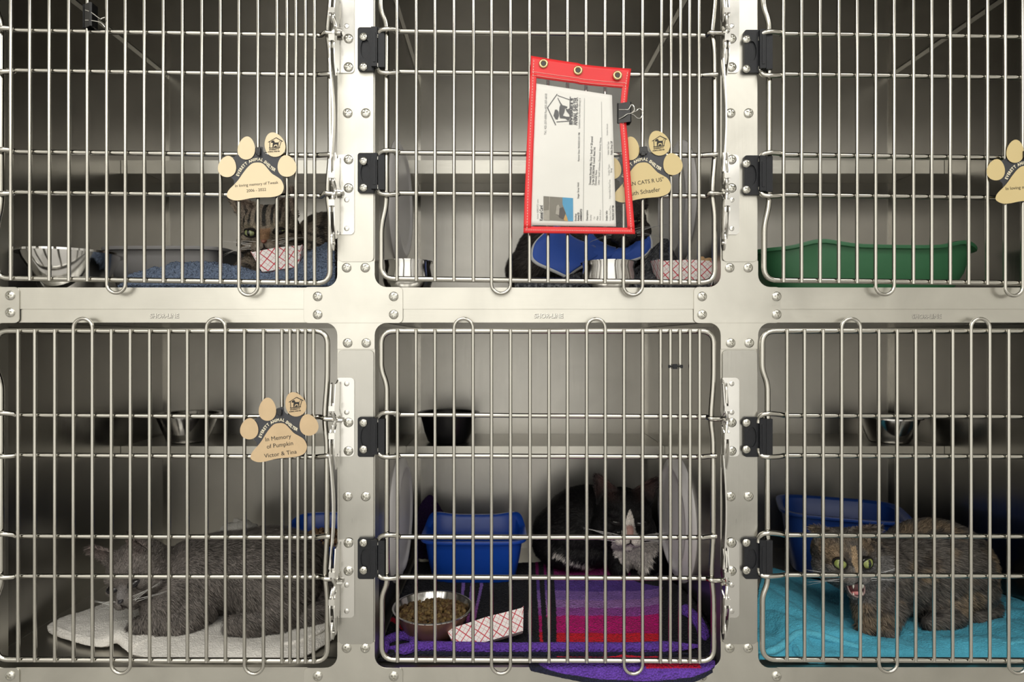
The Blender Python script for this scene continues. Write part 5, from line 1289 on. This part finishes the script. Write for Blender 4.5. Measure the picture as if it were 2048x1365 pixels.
t.e(at(1872, 250, B+104), (120, 112, 100)); t.e(at(1850, 240, B+94), (134, 100, 92)); t.e(at(1795, 210, B+92), (86, 80, 84)); t.e(at(1905, 225, B+68), (84, 86, 68)); t.e(at(1905, 268, B+60), (92, 66, 60))
t.e(at(1765, 175, B+78), (64, 60, 70)); t.e(at(1850, 205, B+52), (84, 62, 50))
t.limb([at(1742, 165, B+70), at(1736, 122, B+38), at(1733, 108, B+17), at(1729, 96, B+13)], (44, 27, 18, 17))
t.limb([at(1782, 165, B+70), at(1774, 118, B+38), at(1771, 100, B+17), at(1769, 88, B+14)], (44, 28, 19, 18))
t.limb([at(1895, 190, B+50), at(1898, 150, B+22), at(1868, 138, B+15), at(1856, 134, B+13)], (52, 28, 17, 15))
t.limb([at(1950, 230, B+36), at(1978, 185, B+22), at(1955, 150, B+17)], (32, 24, 20))
hc = Wu(1685, 1115, 148)
t.cap(hc+Vector((20, 32, -14)), at(1775, 200, B+92), 64, 78)
t.head(hc, -4, 3, -3, 1.40, ((40, 20), (48, 22)), earh=42, mouth=13)
t.rim = (.018, .016, .015)
t.eyes((.26, .30, .085), open_=(1, 1), slit=.24, r=10.2, z=5.5, y=-32, x=19)
t.body(col_tort); t.nose((.10, .055, .05), whisk=(.55, .55, .55), wl=1.1)
t.fur(105000, 17, 1.0, 13, flow=lambda P, F: F+np.array([.4, 0, -.2]), keep=lambda P, H: ~((np.abs(H[:, 0]) < 12) & (H[:, 1] < -30) & (H[:, 2] < -18) & (H[:, 2] > -42)))
def part_attr(name, mb, col, parent, mt=None):
    me = mb.mesh(name); set_col(me, np.tile(col, (len(me.vertices), 1))); return link(name, me, mt or bpy.data.materials['nose_leather'], parent, True, 60)
L = lambda x, y, z: V(t.L(x, y, z)); kk = t.k*S
m = MB(); m.ell(L(0, -37.5, -30), (12.5*kk, 11*kk, 12.5*kk), t.M, 28, 20); mo = part_attr('mouth', m, (.075, .014, .016), t.root)
m = MB(); m.ell(L(0, -42, -36.5), (8.6*kk, 8*kk, 4.6*kk), t.M, 24, 14); part_attr('tongue', m, (.60, .20, .20), t.root)
m = MB()
m.tube(smooth_path([L(-12.5, -40, -27), L(-10, -45, -37), L(0, -47.5, -42.5), L(10, -45, -37), L(12.5, -40, -27)], 6), 1.3*kk, 8); part_attr('lower_lip', m, (.30, .20, .19), t.root)
for (x, z0, z1) in ((-7, -22, -29.5), (7, -22, -29.5)):
    m = MB(); m.tube([L(x, -47, z0), L(x, -48, (z0+z1)/2), L(x, -47.5, z1)], [1.6*kk, 1.2*kk, .2*kk], 8); part_attr('fang', m, (.8, .76, .66), t.root)
for (x, z0, z1) in ((-6.5, -39, -34.5), (6.5, -39, -34.5)):
    m = MB(); m.tube([L(x, -46.5, z0), L(x, -47, z1)], [1.2*kk, .2*kk], 8); part_attr('fang', m, (.8, .76, .66), t.root)
# tabby, upper left
def col_tab(s, P):
    H = s.loc(P); x, y, z = H[:, 0], H[:, 1], H[:, 2]; n = vnoise(P, .03, 3, 3); hd = np.linalg.norm(H, axis=1)
    C = np.tile(np.array([.23, .19, .145]), (len(P), 1))*(.75+.5*n)[:, None]
    st = np.sin(P[:, 0]*.16+P[:, 2]*.05+vnoise(P, .02, 7, 2)*12); C = mix(C, (.022, .020, .019), sstep(.0, .5, st)*(hd > 60)*.8)
    C = mix(C, (.05, .045, .042), (hd > 78)*.45)
    fr = (y < 15) & (hd < 75)
    fore = np.sin(np.abs(x)*.62+.4+vnoise(P, .05, 4)*1.5); C = mix(C, (.020, .018, .016), sstep(.1, .6, fore)*(fr & (z > 12)))
    ck = np.sin(z*.50+np.abs(x)*.16+1.2); C = mix(C, (.022, .020, .018), sstep(.25, .7, ck)*(fr & (np.abs(x) > 20) & (z < 10) & (z > -30))*.9)
    C = mix(C, (.36, .31, .22), np.exp(-(((np.abs(x)-19)/12)**2+((z-13)/3.4)**2))*(y < -15)*.75)
    C = mix(C, (.38, .33, .25), np.exp(-(((np.abs(x)-17)/12)**2+((z+4)/3.2)**2))*(y < -15)*.75)
    C = mix(C, (.30, .165, .085), ((np.abs(x) < 7.5) & (z > -6) & (z < 9) & (y < -30))*.85)
    C = mix(C, (.34, .29, .235), ((x/16)**2+((z+18)/8)**2 < 1)*(y < -36)*.7)
    C = mix(C, (.33, .29, .24), ((x/13)**2+((z+30)/9)**2 < 1)*(y < -25)*.6)
    return mix(C, (.26, .19, .15), earmask(H)*.7)
t = Cat('brown tabby cat peering out with one eye half shut on a blue towel', (-430, 250, ZU+20))
B = ZU+12
t.e(at(655, 330, B+105), (80, 120, 98)); t.e(at(625, 300, B+72), (105, 105, 72)); t.e(at(565, 255, B+56), (80, 80, 54))
t.limb([at(520, 240, B+56), at(500, 185, B+38), at(488, 150, B+24)], (42, 36, 24)); t.limb([at(575, 240, B+50), at(560, 175, B+34), at(545, 150, B+22)], (42, 34, 22))
hc = Wu(541, 468, 195)
t.cap(hc+Vector((14, 44, -30)), at(600, 285, B+72), 60, 74)
t.head(hc, 8, 12, -5, 1.52, ((38, 4), (16, 4)), earh=42)
t.rim = (.014, .012, .011)
t.eyes((.24, .27, .12), open_=(.66, .26), slit=.26, r=9.2, x=20)
t.body(col_tab); t.nose((.26, .10, .06), whisk=(.62, .6, .56))
t.fur(75000, 15, 1.0, 14)
# smoky cat with the blue collar, upper middle
def col_smk(s, P):
    H = s.loc(P); C = np.tile(np.array([.058, .050, .045]), (len(P), 1))*(.7+.6*vnoise(P, .03, 6, 3))[:, None]
    C = mix(C, (.11, .10, .095), ((H[:, 0]/17)**2+((H[:, 2]+17)/10)**2 < 1)*(H[:, 1] < -36)*.7)
    return mix(C, (.14, .10, .09), earmask(H)*.6)
t = Cat('dark smoky grey cat wearing a soft blue collar, its face behind the red pocket', (150, 260, ZU+20))
B = ZU+10
t.e(at(1125, 330, B+96), (118, 110, 100)); t.e(at(1165, 310, B+105), (110, 100, 104)); t.e(at(1085, 330, B+64), (92, 105, 66)); t.e(at(1210, 270, B+82), (92, 76, 82))
t.limb([at(1215, 250, B+60), at(1212, 195, B+30), at(1210, 172, B+18)], (44, 32, 22)); t.limb([at(1150, 240, B+50), at(1145, 170, B+26), at(1140, 150, B+18)], (46, 32, 22))
hc = Wu(1240, 452, 205)
t.cap(hc+Vector((-20, 40, -20)), at(1200, 290, B+100), 60, 86)
t.head(hc, -4, 8, -4, 1.42, ((12, 2), (10, 2)), earh=48)
t.rim = (.012, .011, .011)
t.eyes((.16, .15, .07), open_=(.3, .3)); t.body(col_smk); t.nose((.03, .026, .028), whisk=(.45, .45, .45))
t.fur(70000, 15, 1.0, 15)
# the soft collar: a padded fan around the neck
M_cfab = mat('blue_padded_fabric', (.018, .085, .46), .6, bump=.3, bscale=300, sheen=.3)
M_pipe = mat('pale_grey_piping', (.55, .56, .57), .7)
cl = empty('soft_cone_collar', Wu(1190, 560, 190)*S+Vector((0, 0, ZC)), 'soft blue fabric collar with pale piping around the neck of the smoky cat', 'pet collar')
def flap(inner, outer, ydi, ydo, bow=10):
    A = resample(smooth_path([Wu(x, y, d) for (x, y), d in zip(inner, ydi)], 6), 40); Bq = resample(smooth_path([Wu(x, y, d) for (x, y), d in zip(outer, ydo)], 6), 40)
    m = MB()
    def f(u, v):
        k = min(int(u*40), 39); fr = u*40-k; a = A[k].lerp(A[k+1], fr); b = Bq[k].lerp(Bq[k+1], fr); p = a.lerp(b, v)
        p.y -= bow*math.sin(math.pi*v)*(1+.25*math.sin(u*9)); p.z += 3*math.sin(u*11+v*4)*math.sin(math.pi*v); return V(p)
    m.grid(f, 40, 16); o = m.build('padded_flap', M_cfab, cl, True, 180, recalc=False); sd = o.modifiers.new('t', 'SOLIDIFY'); sd.thickness = 8*S; sd.offset = 0
    m = MB(); m.tube([V(p) for p in Bq], 4.6*S, 10); m.build('piping', M_pipe, o, True, 60)
flap([(1118, 455), (1150, 478), (1185, 492), (1205, 505)], [(1098, 462), (1072, 486), (1064, 512), (1074, 526), (1098, 537), (1118, 546), (1132, 553)], (180, 172, 165, 160), (175, 160, 150, 145, 140, 134, 130), 12)
flap([(1180, 465), (1210, 490), (1232, 497)], [(1132, 553), (1165, 532), (1200, 522), (1224, 520)], (190, 175, 165), (130, 138, 150, 158), 8)
flap([(1236, 498), (1262, 492), (1290, 470)], [(1215, 522), (1250, 523), (1285, 512), (1300, 496)], (165, 170, 185), (152, 158, 165, 172), 6)
flap([(1268, 484), (1280, 470), (1292, 455)], [(1302, 498), (1301, 480), (1294, 462)], (182, 190, 195), (170, 176, 190), 4)

O = COL.objects
def bodies(*names): return [O[n] for n in names]
settle(O['blue_towel'], bodies('body.003', 'grey_tray', 'paper_food_tray'), ZU, 7)
settle(O['dark_grey_towel'], bodies('body.004', 'steel_bowl.002', 'paper_food_tray.001'), ZU, 7)
settle(O['white_towel'], bodies('body', 'blue_litter_box'), ZL, 6)
settle(O['striped_towel'], bodies('body.001', 'blue_litter_box.001', 'copper_bowl', 'paper_food_tray.002'), ZL, 6)
settle(O['turquoise_towel'], bodies('body.002', 'blue_litter_box.002'), ZL, 7)
